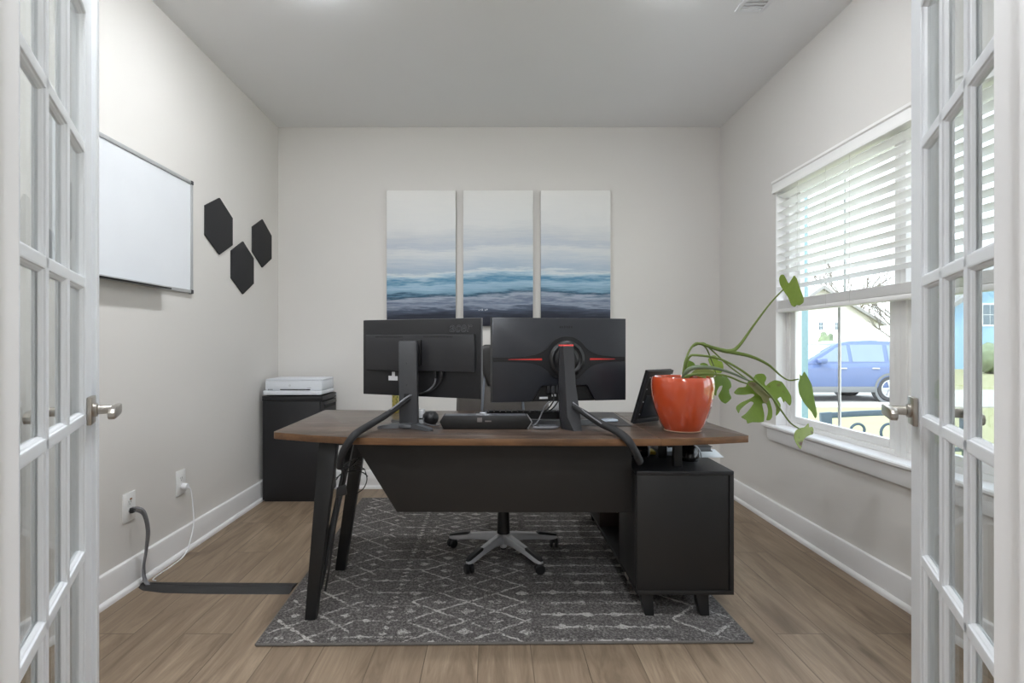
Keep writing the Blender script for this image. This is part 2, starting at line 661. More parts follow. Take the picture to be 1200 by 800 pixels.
# hallway the picture is taken from
m = MB(); m.box((-2.6, -3.2, 0), (-2.46, YF - WT, ZC)); struct('wall_hall_left', m, M_wall, 'hallway side wall beyond the doorway, whiteboard side', 'wall')
m = MB(); m.box((1.72, -3.2, 0), (1.862, YF - WT, ZC)); struct('wall_hall_right', m, M_wall, 'hallway side wall beyond the doorway, window side', 'wall')
m = MB(); m.box((-2.6, -3.3, 0), (1.862, -3.2, ZC)); struct('wall_hall_end', m, M_wall, 'hallway end wall facing the doorway', 'wall')
m = MB(); m.box((-2.46, YF - WT - 0.02, 0), (XL - WT, YF - WT + 0.1, ZC)); struct('wall_hall_return', m, M_wall, 'short hallway wall beside the doorway', 'wall')


def baseboard(name, a, b, nrm, label):
    """profile swept from a to b, nrm pointing into the room"""
    a, b, nrm = Vector(a), Vector(b), Vector(nrm)
    prof = [(0, 0), (0.030, 0), (0.030, 0.010), (0.026, 0.018), (0.017, 0.024), (0.015, 0.024), (0.015, 0.122), (0.012, 0.131), (0.006, 0.135), (0, 0.135)]
    m = MB()
    d = (b - a)
    m.prism(prof, lambda u, v, k: a + nrm * u + Vector((0, 0, v)) + d * k, 0.0, 1.0)
    struct(name, m, M_trim, label, 'baseboard')


baseboard('baseboard_left', (XL, YF, 0), (XL, YB, 0), (1, 0, 0), 'white baseboard along the whiteboard wall')
baseboard('baseboard_back', (XL, YB, 0), (XR, YB, 0), (0, -1, 0), 'white baseboard along the end wall behind the desk')
baseboard('baseboard_right', (XR, YF, 0), (XR, YB, 0), (-1, 0, 0), 'white baseboard along the window wall')

# door jambs and casing
def jamb(name, x_face, side, label):
    m = MB()
    x2 = x_face + side * 0.02
    poly = [(x_face, YF + 0.0), (x_face, YF - 0.048), (x_face - side * 0.012, YF - 0.048), (x_face - side * 0.012, YF - 0.085),
            (x_face, YF - 0.085), (x_face, YF - WT - 0.004), (x2, YF - WT - 0.004), (x2, YF)]
    m.prism(poly, lambda u, v, z: (u, v, z), 0.0, 2.08)
    # casing on both faces of the wall
    for ya, yb in ((YF, YF + 0.016), (YF - WT - 0.018, YF - WT)):
        m.box((min(x2, x2 + side * 0.075) - (0.005 if side > 0 else -0.0), ya, 0), (max(x2, x2 + side * 0.075) + (0.005 if side < 0 else 0), yb, 2.15), 0.004)
    return struct(name, m, M_trim, label, 'door trim')


jamb('trim_1', JL, -1, 'white door jamb and casing on the whiteboard side of the doorway')
jamb('trim_2', JR, 1, 'white door jamb and casing on the window side of the doorway')
m = MB()
m.box((JL - 0.02, YF - WT - 0.004, 2.06), (JR + 0.02, YF, 2.08))
m.box((JL - 0.11, YF, 2.075), (JR + 0.11, YF + 0.016, 2.15), 0.004)
m.box((JL - 0.11, YF - WT - 0.018, 2.075), (JR + 0.11, YF - WT, 2.15), 0.004)
struct('trim_3', m, M_trim, 'white head jamb across the top of the doorway', 'door trim')


# ------------------------------------------------------------------ french doors
def french_door(name, hinge, u, face_sign, lines, width, label, astragal):
    """local x runs along the leaf from the hinge; the hallway face lies at local y = 0;
    the leaf body lies on the far side (face_sign = +1: body at y 0..t)"""
    ang = math.atan2(u[1], u[0])
    t = 0.035
    d = thing(name, label, 'door', (hinge[0], hinge[1], 0), ang, kind='structure')
    zl = [0.263, 0.589, 0.917, 1.245, 1.569, 1.893]
    zb, zt = 0.012, 2.040
    S = face_sign
    yy = (lambda v: v * S)
    half = [(0.0085, 0.0022), (0.0112, 0.0028), (0.0122, 0.0062), (0.0150, 0.0078), (0.0180, 0.0120), (0.0180, 0.0180), (0.0140, 0.0200), (0.0085, 0.0235)]
    full = half + [(-a, b) for a, b in reversed(half)]
    # rails and stiles carry the same stuck moulding along their glass edges
    sd = [(0.0, 0.0010), (0.003, 0.0018), (0.0040, 0.0062), (0.0070, 0.0078), (0.010, 0.0120), (0.010, 0.0180), (0.006, 0.0230), (0.0, 0.0300)]
    hw = 0.0085
    x0, x1 = lines[0], lines[-1]
    for nm, xa, xb, sgn, edge in (('hinge_stile', 0.0, x0, 1, x0), ('lock_stile', x1, width, -1, x1)):
        m = MB()
        m.box((xa, min(yy(0), yy(t)), zb), (xb, max(yy(0), yy(t)), zt), 0.0015, 1)
        m.prism([(edge + sgn * a, yy(b)) for a, b in sd], lambda p, q, z: (p, q, z), zl[0] + 0.001, zl[-1] - 0.001)
        obj(nm, m, M_door, d, world=False, sharp=12)
    for nm, za, zc, sgn, edge in (('bottom_rail', zb, zl[0], 1, zl[0]), ('top_rail', zl[-1], zt, -1, zl[-1])):
        m = MB()
        m.box((x0, min(yy(0), yy(t)), za), (x1, max(yy(0), yy(t)), zc), 0.0008, 1)
        m.prism([(edge + sgn * a, yy(b)) for a, b in sd], lambda p, q, z: (z, q, p), x0, x1)
        obj(nm, m, M_door, d, world=False, sharp=12)
    for x in lines[1:-1]:
        m = MB()
        m.prism([(x + a, yy(b)) for a, b in full], lambda p, q, z: (p, q, z), zl[0], zl[-1])
        obj('vertical_muntin', m, M_door, d, world=False, sharp=12)
    for z in zl[1:-1]:
        m = MB()
        m.prism([(z + a, yy(b)) for a, b in full], lambda p, q, k: (k, q, p), x0, x1)
        obj('horizontal_muntin', m, M_door, d, world=False, sharp=12)
    m = MB()
    gx = [x0 + 0.009] + list(lines[1:-1]) + [x1 - 0.009]
    gz = [zl[0] + 0.009] + zl[1:-1] + [zl[-1] - 0.009]
    for i in range(3):
        for j in range(5):
            m.box((gx[i] + (0.018 if i else 0), min(yy(0.0135), yy(0.0165)), gz[j] + (0.018 if j else 0)),
                  (gx[i + 1] - (0.018 if i < 2 else 0), max(yy(0.0135), yy(0.0165)), gz[j + 1] - (0.018 if j < 4 else 0)))
    obj('glass', m, M_glass, d, world=False)
    if astragal:
        m = MB()
        prof = [(width - 0.022, 0.0), (width - 0.022, -0.008), (width - 0.018, -0.011), (width + 0.012, -0.011), (width + 0.016, -0.008), (width + 0.016, 0.0)]
        m.prism([(a, yy(b)) for a, b in prof], lambda p, q, z: (p, q, z), zb, zt)
        obj('astragal', m, M_door, d, world=False, sharp=12)
    # lever handles on both faces
    xh, zh = width - 0.048 - (0.012 if astragal else 0.0), 0.935
    for face, s in ((0.0, -S), (yy(t), S)):
        m = MB()
        ya, yb = face, face + s * 0.010
        m.box((xh - 0.032, min(ya, yb), zh - 0.034), (xh + 0.032, max(ya, yb), zh + 0.034), 0.002)
        r = obj('handle_rose', m, M_nickel, d, world=False)
        m = MB()
        rx = Matrix.Rotation(-s * PI / 2, 4, 'X')
        m.lathe([(0.0165, 0.0), (0.0165, 0.007), (0.0115, 0.009), (0.0105, 0.048)], 20, (xh, face + s * 0.010, zh), rx)
        # flat lever pointing back towards the hinge, its end dropped a little
        yl = face + s * 0.058
        prof = [(0.014, -0.012), (0.014, 0.012), (0.006, 0.0135), (-0.085, 0.0125), (-0.105, 0.0095), (-0.112, 0.002), (-0.112, -0.006), (-0.105, -0.0135), (-0.085, -0.0145), (0.006, -0.0135)]
        m.prism([(xh + a, zh + b) for a, b in prof], lambda p, q, k: (p, k, q), yl - 0.0075, yl + 0.0075, 0.003)
        obj('handle_lever', m, M_nickel, d, world=False)
    # hinges
    for z in (0.2, 1.03, 1.84):
        m = MB()
        m.lathe([(0.006, -0.045), (0.006, 0.045)], 12, (-0.004, yy(t) , z))
        obj('hinge', m, M_nickel, d, world=False)
    return d


uL = Vector((-0.492, 0.8705)).normalized()
uR = Vector((0.482, 0.876)).normalized()
french_door('door_1', (-0.682, 0.726), uL, 1, [0.075, 0.2517, 0.4283, 0.605], 0.70,
            'white fifteen-pane french door standing open on the whiteboard side', True)
french_door('door_2', (0.7217, 0.710), uR, -1, [0.095, 0.260, 0.425, 0.590], 0.685,
            'white fifteen-pane french door standing open on the window side', False)

# ------------------------------------------------------------------ window: sill, apron, two sash units
m = MB()
m.prism([(XR + 0.075, 0.578), (XR - 0.026, 0.578), (XR - 0.032, 0.584), (XR - 0.032, 0.594), (XR - 0.026, 0.600), (XR + 0.075, 0.6005)],
        lambda u, v, d: (u, d, v), WIN_Y0, WIN_Y1)
m.prism([(XR - 0.0005, 0.578), (XR - 0.026, 0.578), (XR - 0.032, 0.584), (XR - 0.032, 0.594), (XR - 0.026, 0.600), (XR - 0.0005, 0.6005)],
        lambda u, v, d: (u, d, v), WIN_Y1 - 0.001, WIN_Y1 + 0.115)
m.prism([(XR - 0.0005, 0.578), (XR - 0.026, 0.578), (XR - 0.032, 0.584), (XR - 0.032, 0.594), (XR - 0.026, 0.600), (XR - 0.0005, 0.6005)],
        lambda u, v, d: (u, d, v), WIN_Y0 - 0.10, WIN_Y0 + 0.001)
struct('trim_4', m, M_trim, 'white window sill board under the blind-covered window', 'window sill')
m = MB()
m.prism([(WIN_Y0 - 0.07, 0.578), (WIN_Y0 - 0.07, 0.520), (WIN_Y0 - 0.055, 0.505), (WIN_Y1 + 0.055, 0.505), (WIN_Y1 + 0.07, 0.520), (WIN_Y1 + 0.07, 0.578)],
        lambda u, v, d: (d, u, v), XR - 0.018, XR - 0.0003, 0.003)
struct('trim_5', m, M_trim, 'white apron board below the window sill', 'window apron')
m = MB()     # white lining of the opening
m.box((XR + 0.001, WIN_Y1 - 0.004, WIN_Z0), (XR + 0.075, WIN_Y1, WIN_Z1))
m.box((XR + 0.001, WIN_Y0, WIN_Z0), (XR + 0.075, WIN_Y0 + 0.004, WIN_Z1))
m.box((XR + 0.001, WIN_Y0, WIN_Z1 - 0.004), (XR + 0.075, WIN_Y1, WIN_Z1))
struct('trim_6', m, M_trim, 'white lining of the window opening', 'window lining')


def window_unit(name, ya, yb, label):
    w = thing(name, label, 'window', (XR + 0.075, (ya + yb) / 2, WIN_Z0), kind='structure')
    xa, xb = XR + 0.062, XR + WT - 0.002
    za, zb = WIN_Z0, WIN_Z1
    m = MB()
    f = 0.032
    m.box((xa, ya, za), (xb, ya + f, zb), 0.002)
    m.box((xa, yb - f, za), (xb, yb, zb), 0.002)
    m.box((xa, ya + f, za), (xb, yb - f, za + f * 0.8), 0.002)
    m.box((xa, ya + f, zb - f), (xb, yb - f, zb), 0.002)
    obj('window_frame', m, M_vinyl, w)
    for nm, x1, x2, z1, z2 in (('lower_sash', xa + 0.010, xa + 0.036, za + f * 0.8, 1.345), ('upper_sash', xa + 0.040, xa + 0.066, 1.315, zb - f)):
        m = MB()
        s = 0.046
        p, q = ya + f - 0.002, yb - f + 0.002
        m.box((x1, p, z1), (x2, p + s, z2), 0.003)
        m.box((x1, q - s, z1), (x2, q, z2), 0.003)
        m.box((x1, p + s, z1), (x2, q - s, z1 + s * 0.85), 0.003)
        m.box((x1, p + s, z2 - s * 0.8), (x2, q - s, z2), 0.003)
        sash = obj(nm, m, M_vinyl, w)
        m = MB()
        m.box(((x1 + x2) / 2 - 0.002, p + s - 0.004, z1 + s * 0.85 - 0.004), ((x1 + x2) / 2 + 0.002, q - s + 0.004, z2 - s * 0.8 + 0.004))
        obj('pane', m, M_glass, sash)
        m = MB()
        yc = (ya + yb) / 2
        m.box(((x1 + x2) / 2 + 0.004, yc - 0.009, z1 + s * 0.85), ((x1 + x2) / 2 + 0.009, yc + 0.009, z2 - s * 0.8))
        obj('grille_bar', m, M_vinyl, sash)
    return w


YM = 2.282
window_unit('window_1', YM, WIN_Y1 - 0.004, 'white double-hung window unit nearest the end wall')
window_unit('window_2', WIN_Y0 + 0.004, YM, 'white double-hung window unit behind the open french door')

# ------------------------------------------------------------------ blind
M_slat = plain('white_faux_wood_slat', (248, 247, 245), 0.45, var=0.01, scale=12)
M_cord = plain('white_cord', (225, 224, 220), 0.7)
bl = thing('window_blind', 'white two-inch slat blind lowered over the upper half of the window', 'blind', (XR + 0.03, (WIN_Y0 + WIN_Y1) / 2, 1.285))
m = MB()
m.prism([(XR - 0.012, 2.012), (XR + 0.002, 2.012), (XR + 0.002, 2.085), (XR - 0.020, 2.085), (XR - 0.020, 2.072), (XR - 0.014, 2.066), (XR - 0.014, 2.030), (XR - 0.017, 2.024), (XR - 0.017, 2.012)],
        lambda u, v, d: (u, d, v), WIN_Y0 - 0.005, WIN_Y1 + 0.012)
obj('valance', m, M_slat, bl)
m = MB(); m.box((XR + 0.004, WIN_Y0 + 0.006, 2.02), (XR + 0.056, WIN_Y1 - 0.008, 2.064), 0.002)
obj('head_rail', m, M_slat, bl)
z = 1.985
slat_y0, slat_y1 = WIN_Y0 + 0.008, WIN_Y1 - 0.010
xc = XR + 0.030
while z > 1.385:
    m = MB()
    tilt = math.radians(-17)
    prof = []
    for k in range(7):
        s = -0.025 + 0.05 * k / 6
        prof.append((s, 0.0022 * (1 - (s / 0.025) ** 2) + 0.0014))
    prof = prof + [(a, b - 0.0028) for a, b in reversed(prof)]
    ca, sa = math.cos(tilt), math.sin(tilt)
    m.prism([(xc + a * ca - b * sa, z + a * sa + b * ca) for a, b in prof], lambda u, v, d: (u, d, v), slat_y0, slat_y1)
    obj('slat', m, M_slat, bl)
    z -= 0.0505
# the raised slats stacked on the bottom rail
zz = 1.310
for k in range(12):
    m = MB()
    m.prism([(xc - 0.025, zz), (xc + 0.025, zz), (xc + 0.025, zz + 0.0026), (xc, zz + 0.0036), (xc - 0.025, zz + 0.0026)], lambda u, v, d: (u, d, v), slat_y0, slat_y1)
    obj('slat', m, M_slat, bl)
    zz += 0.0039
m = MB(); m.box((xc - 0.026, slat_y0, 1.285), (xc + 0.026, slat_y1, 1.308), 0.004)
obj('bottom_rail', m, M_slat, bl)
for yc in (1.60, 2.02, 2.52, 2.70, 2.95):
    m = MB()
    for x in (xc - 0.0275, xc + 0.0275):
        m.tube([(x, yc, 2.02), (x, yc, 1.30)], 0.0009, 6, 1)
    obj('ladder_cord', m, M_cord, bl)

# ------------------------------------------------------------------ ceiling vent and recessed lights
v = thing('ceiling_vent', 'white louvred ceiling vent near the window wall', 'vent', (1.262, 2.44, ZC - 0.014))
m = MB()
va, vb, vc, vd = 1.19, 1.335, 2.29, 2.57
m.box((va, vc, ZC - 0.008), (va + 0.022, vd, ZC - 0.0004), 0.003)
m.box((vb - 0.022, vc, ZC - 0.008), (vb, vd, ZC - 0.0004), 0.003)
m.box((va + 0.022, vc, ZC - 0.008), (vb - 0.022, vc + 0.022, ZC - 0.0004), 0.003)
m.box((va + 0.022, vd - 0.022, ZC - 0.008), (vb - 0.022, vd, ZC - 0.0004), 0.003)
obj('vent_frame', m, M_white, v)
m = MB()
for k in range(9):
    y = vc + 0.035 + k * 0.0262
    m.box((va + 0.02, y - 0.009, ZC - 0.006), (vb - 0.02, y + 0.009, ZC - 0.0045), rot=Matrix.Rotation(math.radians(9), 4, 'X'), piv=((va + vb) / 2, y, ZC - 0.005))
obj('louvres', m, M_white, v)

def lens_mat(name, strength):
    t = NT(name)
    t.b.inputs['Emission Color'].default_value = (0.92, 0.96, 1.0, 1)
    t.b.inputs['Emission Strength'].default_value = strength
    return t.base((245, 244, 240), 0.5)


M_lens_dim = lens_mat('dimmer_lamp_lens', LENS * 0.55)
M_lens, M_lens_hall = lens_mat('lit_lamp_lens', LENS), lens_mat('added_hall_lamp_lens', LENS * 0.16)  # hall lens glows for the added, unseen hall lamps


def recessed(x, y, label, watts, col=(0.96, 0.98, 1.0), r=0.075, lens=None):
    t = thing('ceiling_light', label, 'ceiling light', (x, y, ZC - 0.012), group='recessed disc lights')
    m = MB(); m.lathe([(r, -0.001), (r + 0.018, -0.004), (r + 0.020, -0.0006), (r, -0.0004)], 40, (x, y, ZC), closed=False)
    obj('trim_ring', m, M_white, t)
    m = MB(); m.lathe([(0.0, -0.026), (r * 0.55, -0.023), (r * 0.85, -0.015), (r - 0.001, -0.004), (r, -0.0006), (0.0, -0.0006)], 40, (x, y, ZC), closed=False)
    obj('lens', m, (lens or M_lens) if r < 0.1 else M_lens_hall, t)
    l = bpy.data.lights.new('lamp', 'AREA')
    l.shape = 'DISK'; l.size = r * 2; l.energy = watts; l.color = col
    l.spread = math.radians(175)
    lo = bpy.data.objects.new('lamp', l)
    COL.objects.link(lo)
    lo.location = (0, 0, -0.018)
    lo.parent = t
    return t
# ------------------------------------------------------------------ rug
RT = 0.012
M_rug = rug_mat()
M_bind = plain('grey_rug_binding', (98, 94, 90), 0.9, var=0.15, scale=200)
rug_o = Vector((-0.861, 1.890, 0.0))
c0, c1, c2, c3 = Vector((0, 0, 0)), Vector((1.812, 0.020, 0)), Vector((1.772, 1.800, 0)), Vector((-0.060, 1.778, 0))
rug = thing('area_rug', 'grey distressed lattice rug lying under the desk and chair', 'rug', rug_o)
m = MB()
m.prism([(c.x, c.y) for c in (c0, c1, c2, c3)], lambda u, v, d: (u, v, d), 0.0008, RT, 0.003)
obj('pile', m, M_rug, rug, world=False)
m = MB()
cs = [c0, c1, c2, c3]
for i in range(4):
    m.tube([cs[i] + Vector((0, 0, 0.0058)), cs[(i + 1) % 4] + Vector((0, 0, 0.0058))], 0.0055, 8, 1)
obj('edge_binding', m, M_bind, rug, world=False)

# ------------------------------------------------------------------ desk
ZT, ZU = 0.745, 0.718
M_top = desk_wood('walnut_desk_top', (56, 45, 38), (86, 71, 61), (116, 99, 87), 0.20)
M_edge = desk_wood('walnut_edge_band', (86, 59, 38), (112, 79, 50), (134, 98, 66), 0.4, scale=1.6)
M_metal = plain('black_powder_coated_steel', (22, 22, 23), 0.45, 0.0, var=0.06)
M_panel = plain('charcoal_laminate', (31, 29, 28), 0.5, var=0.05, scale=8)
desk = thing('desk', 'wide executive desk with walnut top and splayed black steel legs', 'desk', (0.05, 2.35, RT))


def desktop(name, poly, sides_round):
    mb = MB()
    mb.prism(poly, lambda u, v, d: (u, v, d), ZU, ZT, 0.0018)
    o = obj(name, mb, [M_top, M_edge], desk)
    for p in o.data.polygons:
        p.material_index = 0 if abs(p.normal.z) > 0.6 else 1
    return o


def rounded(poly, idx, r, n=5):
    out = []
    for i, p in enumerate(poly):
        if i not in idx:
            out.append(p)
            continue
        a, b, c = Vector(poly[i - 1]), Vector(p), Vector(poly[(i + 1) % len(poly)])
        u, v = (a - b).normalized() * r, (c - b).normalized() * r
        for k in range(n + 1):
            t = k / n
            q = (b + u) * (1 - t) ** 2 + b * 2 * t * (1 - t) + (b + v) * t * t
            out.append((q.x, q.y))
    return out


def bow(t):
    return t


front = [(-0.882, 2.080), (-0.70, 2.010), (-0.52, 1.958), (-0.33, 1.945), (-0.1, 1.940), (0.18, 1.936), (0.42, 1.933), (0.6225, 1.936)]
desktop('desktop', rounded(front + [(0.6225, 2.690), (-0.896, 2.776)], (0, 9), 0.02), None)
desktop('desktop_extension', rounded([(0.6240, 1.936), (0.72, 1.944), (0.85, 1.970), (0.986, 2.004), (0.945, 2.670), (0.6240, 2.690)], (3, 4), 0.01), None)
m = MB()
m.hexa([(-0.741, 2.043, RT), (-0.699, 2.043, RT), (-0.699, 2.078, RT), (-0.741, 2.078, RT),
        (-0.694, 2.075, ZU), (-0.622, 2.075, ZU), (-0.622, 2.115, ZU), (-0.694, 2.115, ZU)], 0.002)
obj('leg', m, M_metal, desk)
m = MB()
m.hexa([(-0.758, 2.49, RT), (-0.712, 2.49, RT), (-0.712, 2.53, RT), (-0.758, 2.53, RT),
        (-0.645, 2.42, ZU), (-0.585, 2.42, ZU), (-0.585, 2.46, ZU), (-0.645, 2.46, ZU)], 0.002)
obj('leg', m, M_metal, desk)
m = MB()
m.bar((-0.700, 2.088, RT + 0.10), (-0.615, 2.30, ZU), 0.022, 0.03, (0, 1, 0), 0.002)
obj('leg_brace', m, M_metal, desk)
m = MB()
m.box((-0.655, 2.10, ZU - 0.03), (-0.60, 2.44, ZU - 0.0003), 0.002)
m.box((-0.60, 2.155, ZU - 0.028), (0.60, 2.19, ZU - 0.0003), 0.002)
m.box((-0.60, 2.40, ZU - 0.028), (0.60, 2.44, ZU - 0.0003), 0.002)
obj('support_frame', m, M_metal, desk)
m = MB()
m.prism([(-0.580, ZU - 0.0005), (-0.391, 0.414), (0.5625, 0.412), (0.5625, ZU - 0.0005)], lambda u, v, d: (u, d, v), 2.115, 2.133, 0.001)
obj('modesty_panel', m, M_panel, desk)
for x, y in ((0.752, 2.128), (0.748, 2.302), (0.748, 2.60)):
    m = MB()
    m.box((x - 0.0165, y - 0.012, 0.5955), (x + 0.0165, y + 0.012, ZU - 0.012), 0.0015)
    obj('riser', m, M_metal, desk)
m = MB()
m.box((0.70, 2.10, ZU - 0.012), (0.80, 2.62, ZU - 0.0003), 0.0015)
obj('riser_rail', m, M_metal, desk)

# ------------------------------------------------------------------ side cabinet under the desk
M_cab = plain('black_brown_laminate', (26, 25, 25), 0.48, var=0.07, scale=7)
M_cabtop = plain('black_grained_laminate', (30, 30, 33), 0.42, var=0.18, scale=60)
M_inside = plain('dark_brown_cabinet_interior', (48, 36, 33), 0.6, var=0.1)
cx0, cx1, cy0, cy1, cz0, cz1 = 0.567, 0.950, 2.054, 3.26, 0.107, 0.595
cab = thing('side_cabinet', 'long low black cabinet carrying the window end of the desk', 'cabinet', (0.76, 2.6, RT))
m = MB(); m.box((cx0, cy0, cz1 - 0.016), (cx1, cy1, cz1), 0.0012)
obj('top_panel', m, M_cabtop, cab)
m = MB(); m.box((cx0, cy0, cz0), (cx1, cy1, cz0 + 0.016), 0.0012)
obj('base_panel', m, M_cab, cab)
m = MB(); m.box((cx0 + 0.001, cy0 + 0.004, cz0 + 0.0163), (cx1 - 0.018, cy0 + 0.020, cz1 - 0.0163), 0.001)
obj('end_panel', m, M_cab, cab)
m = MB(); m.box((cx0, cy1 - 0.016, cz0 + 0.0163), (cx1 - 0.017, cy1, cz1 - 0.0163), 0.001)
obj('end_panel', m, M_cab, cab)
m = MB(); m.box((cx1 - 0.0165, cy0, cz0 + 0.0163), (cx1, cy1, cz1 - 0.0163), 0.001)
obj('side_panel', m, M_cab, cab)
for y in (2.335, 2.775):
    m = MB(); m.box((cx0, y, cz0 + 0.0163), (cx1 - 0.0168, y + 0.014, cz1 - 0.0163), 0.001)
    obj('divider', m, M_inside, cab)
m = MB(); m.box((cx0 + 0.004, 2.3495, 0.385), (cx1 - 0.0168, 2.7745, 0.398), 0.001)
obj('shelf', m, M_inside, cab)
for ya, yb in ((cy0 + 0.022, 2.333), (2.792, cy1 - 0.018)):
    m = MB(); m.box((cx0 - 0.001, ya, cz0 + 0.019), (cx0 + 0.014, yb, cz1 - 0.019), 0.0012)
    dr = obj('door', m, M_cab, cab)
    m = MB()
    m.lathe([(0.005, 0), (0.005, 0.012), (0.009, 0.016), (0.009, 0.020), (0.0, 0.021)], 16, (cx0 - 0.001, yb - 0.03, 0.36), Matrix.Rotation(-PI / 2, 4, 'Y'))
    obj('knob', m, M_nickel, dr)
m = MB(); m.box((cx0 - 0.006, 2.175, 0.1085), (cx0 - 0.0012, 2.225, 0.124), 0.0015)
obj('door_catch', m, M_nickel, cab)
for (tx, fx) in ((0.615, 0.6245), (0.838, 0.845)):
    for (ty, fy) in ((2.115, 2.095), (3.19, 3.21)):
        m = MB()
        a, b = 0.026, 0.018
        m.hexa([(fx - b, fy - b, RT), (fx + b, fy - b, RT), (fx + b, fy + b, RT), (fx - b, fy + b, RT),
                (tx - a, ty - a, cz0 - 0.0003), (tx + a, ty - a, cz0 - 0.0003), (tx + a, ty + a, cz0 - 0.0003), (tx - a, ty + a, cz0 - 0.0003)], 0.002)
        obj('leg', m, M_metal, cab)

# things kept on the cabinet, under the desk top
M_gloss = plain('glossy_black_plastic', (16, 16, 18), 0.12, var=0.02)
M_silver = plain('silver_plastic', (168, 170, 175), 0.3, 0.6, var=0.02)
M_paper = plain('white_paper', (232, 238, 244), 0.8, var=0.03, scale=60)
g = thing('computer_mouse', 'glossy black domed mouse on the cabinet beside the desk riser', 'computer mouse', (0.848, 2.268, cz1 + 0.0004))
m = MB()
rings = []
for k in range(9):
    a = k / 8 * PI / 2
    s, h = math.cos(a), math.sin(a)
    s = max(s, 0.02)
    rings.append([(0.046 * s ** 0.6 * math.cos(q), 0.058 * s ** 0.6 * math.sin(q) + 0.006 * h, 0.010 + 0.062 * h) for q in [2 * PI * i / 28 for i in range(28)]])
rings.insert(0, [(0.044 * math.cos(q), 0.056 * math.sin(q), 0.0) for q in [2 * PI * i / 28 for i in range(28)]])
m.loft(rings)
obj('shell', m, M_gloss, g, world=False)
m = MB()
m.tube([(0.047 * math.cos(a) * 0.98, -0.03 + 0.0, 0.012 + 0.058 * math.sin(a)) for a in [0.05, 0.3, 0.6, 0.9, 1.2]], 0.0035, 8, 3)
obj('trim_strip', m, M_silver, g, world=False)

tag(obj('paper_sheet', MB().prism([(0.87, 2.300), (1.018, 2.297), (1.052, 2.47), (0.885, 2.47)], lambda u, v, d: (u, v, d), cz1 + 0.0006, cz1 + 0.0016), M_paper),
    'pale paper sheet jutting past the cabinet edge beneath the desk top', 'paper')
nb = thing('notebook', 'black notebook lying on the pale paper under the desk top', 'notebook', (0.92, 2.53, cz1 + 0.002))
m = MB(); m.box((0.815, 2.42, cz1 + 0.0216), (1.020, 2.66, cz1 + 0.0246), 0.001)
m.box((0.815, 2.42, cz1 + 0.0020), (1.020, 2.66, cz1 + 0.0050), 0.001)
m.box((0.815, 2.42, cz1 + 0.0050), (0.819, 2.66, cz1 + 0.0216))
obj('cover', m, M_black, nb)
m = MB(); m.box((0.8195, 2.425, cz1 + 0.0052), (1.014, 2.655, cz1 + 0.0214))
obj('pages', m, plain('dark_page_edges', (120, 120, 122), 0.8), nb)
tag(obj('paper_stack', MB().prism([(0.775, 2.335), (0.84, 2.33), (0.85, 2.56), (0.775, 2.56)], lambda u, v, d: (u, v, d), cz1 + 0.0006, cz1 + 0.020, 0.001), M_paper),
    'small white paper stack between the two desk risers', 'paper')
rl = thing('black_roll', 'black rolled item on the cabinet behind the cable sleeve end', 'roll', (0.66, 2.32, cz1))
ry = Matrix.Rotation(PI / 2, 4, 'Y')
m = MB(); m.lathe([(0.0, 0), (0.027, 0), (0.030, 0.004), (0.030, 0.07), (0.028, 0.076), (0.0, 0.076)], 28, (0.605, 2.31, cz1 + 0.0306), ry)
obj('body', m, M_gloss, rl)
m = MB(); m.lathe([(0.0285, 0), (0.031, 0.002), (0.031, 0.007), (0.0285, 0.009)], 28, (0.678, 2.31, cz1 + 0.0318), ry)
obj('rim', m, M_silver, rl)
tag(obj('yellow_wrapper', MB().prism([(0.695, 2.36), (0.735, 2.35), (0.74, 2.42), (0.70, 2.43)], lambda u, v, d: (u, v, d), cz1 + 0.0006, cz1 + 0.016, 0.004),
        plain('yellow_print', (196, 178, 60), 0.5, var=0.3, scale=90)), 'small yellow wrapper on the cabinet behind the black roll', 'wrapper')

# ------------------------------------------------------------------ monitor with raised back box (smaller one)
M_bezel = plain('dark_bezel_plastic', (23, 23, 26), 0.45, var=0.04)
M_screen = plain('dark_screen', (10, 10, 12), 0.15)
M_grey = plain('grey_stand_plastic', (62, 63, 66), 0.42, var=0.03)
M_edge_l = plain('light_bezel_edge', (120, 121, 124), 0.4)
M_sticker = plain('white_sticker', (214, 214, 216), 0.6, var=0.08, scale=220)
M_logo = plain('raised_logo_grey', (84, 85, 89), 0.4)
M_hole = plain('dark_recess', (9, 9, 10), 0.7)


def panel_frame(pl, pr, ztop, zbot):
    """local frame of a monitor back: origin at its centre bottom, x along the back, y outwards (towards camera), z up"""
    a, b = Vector((pl[0], pl[1], zbot)), Vector((pr[0], pr[1], zbot))
    ex = (b - a).normalized()
    ey = Vector((ex.y, -ex.x, 0))
    o = (a + b) / 2
    W = (b - a).length
    return (lambda u, v, w: o + ex * u + ey * v + Vector((0, 0, w))), W, ztop - zbot, ex, ey, o


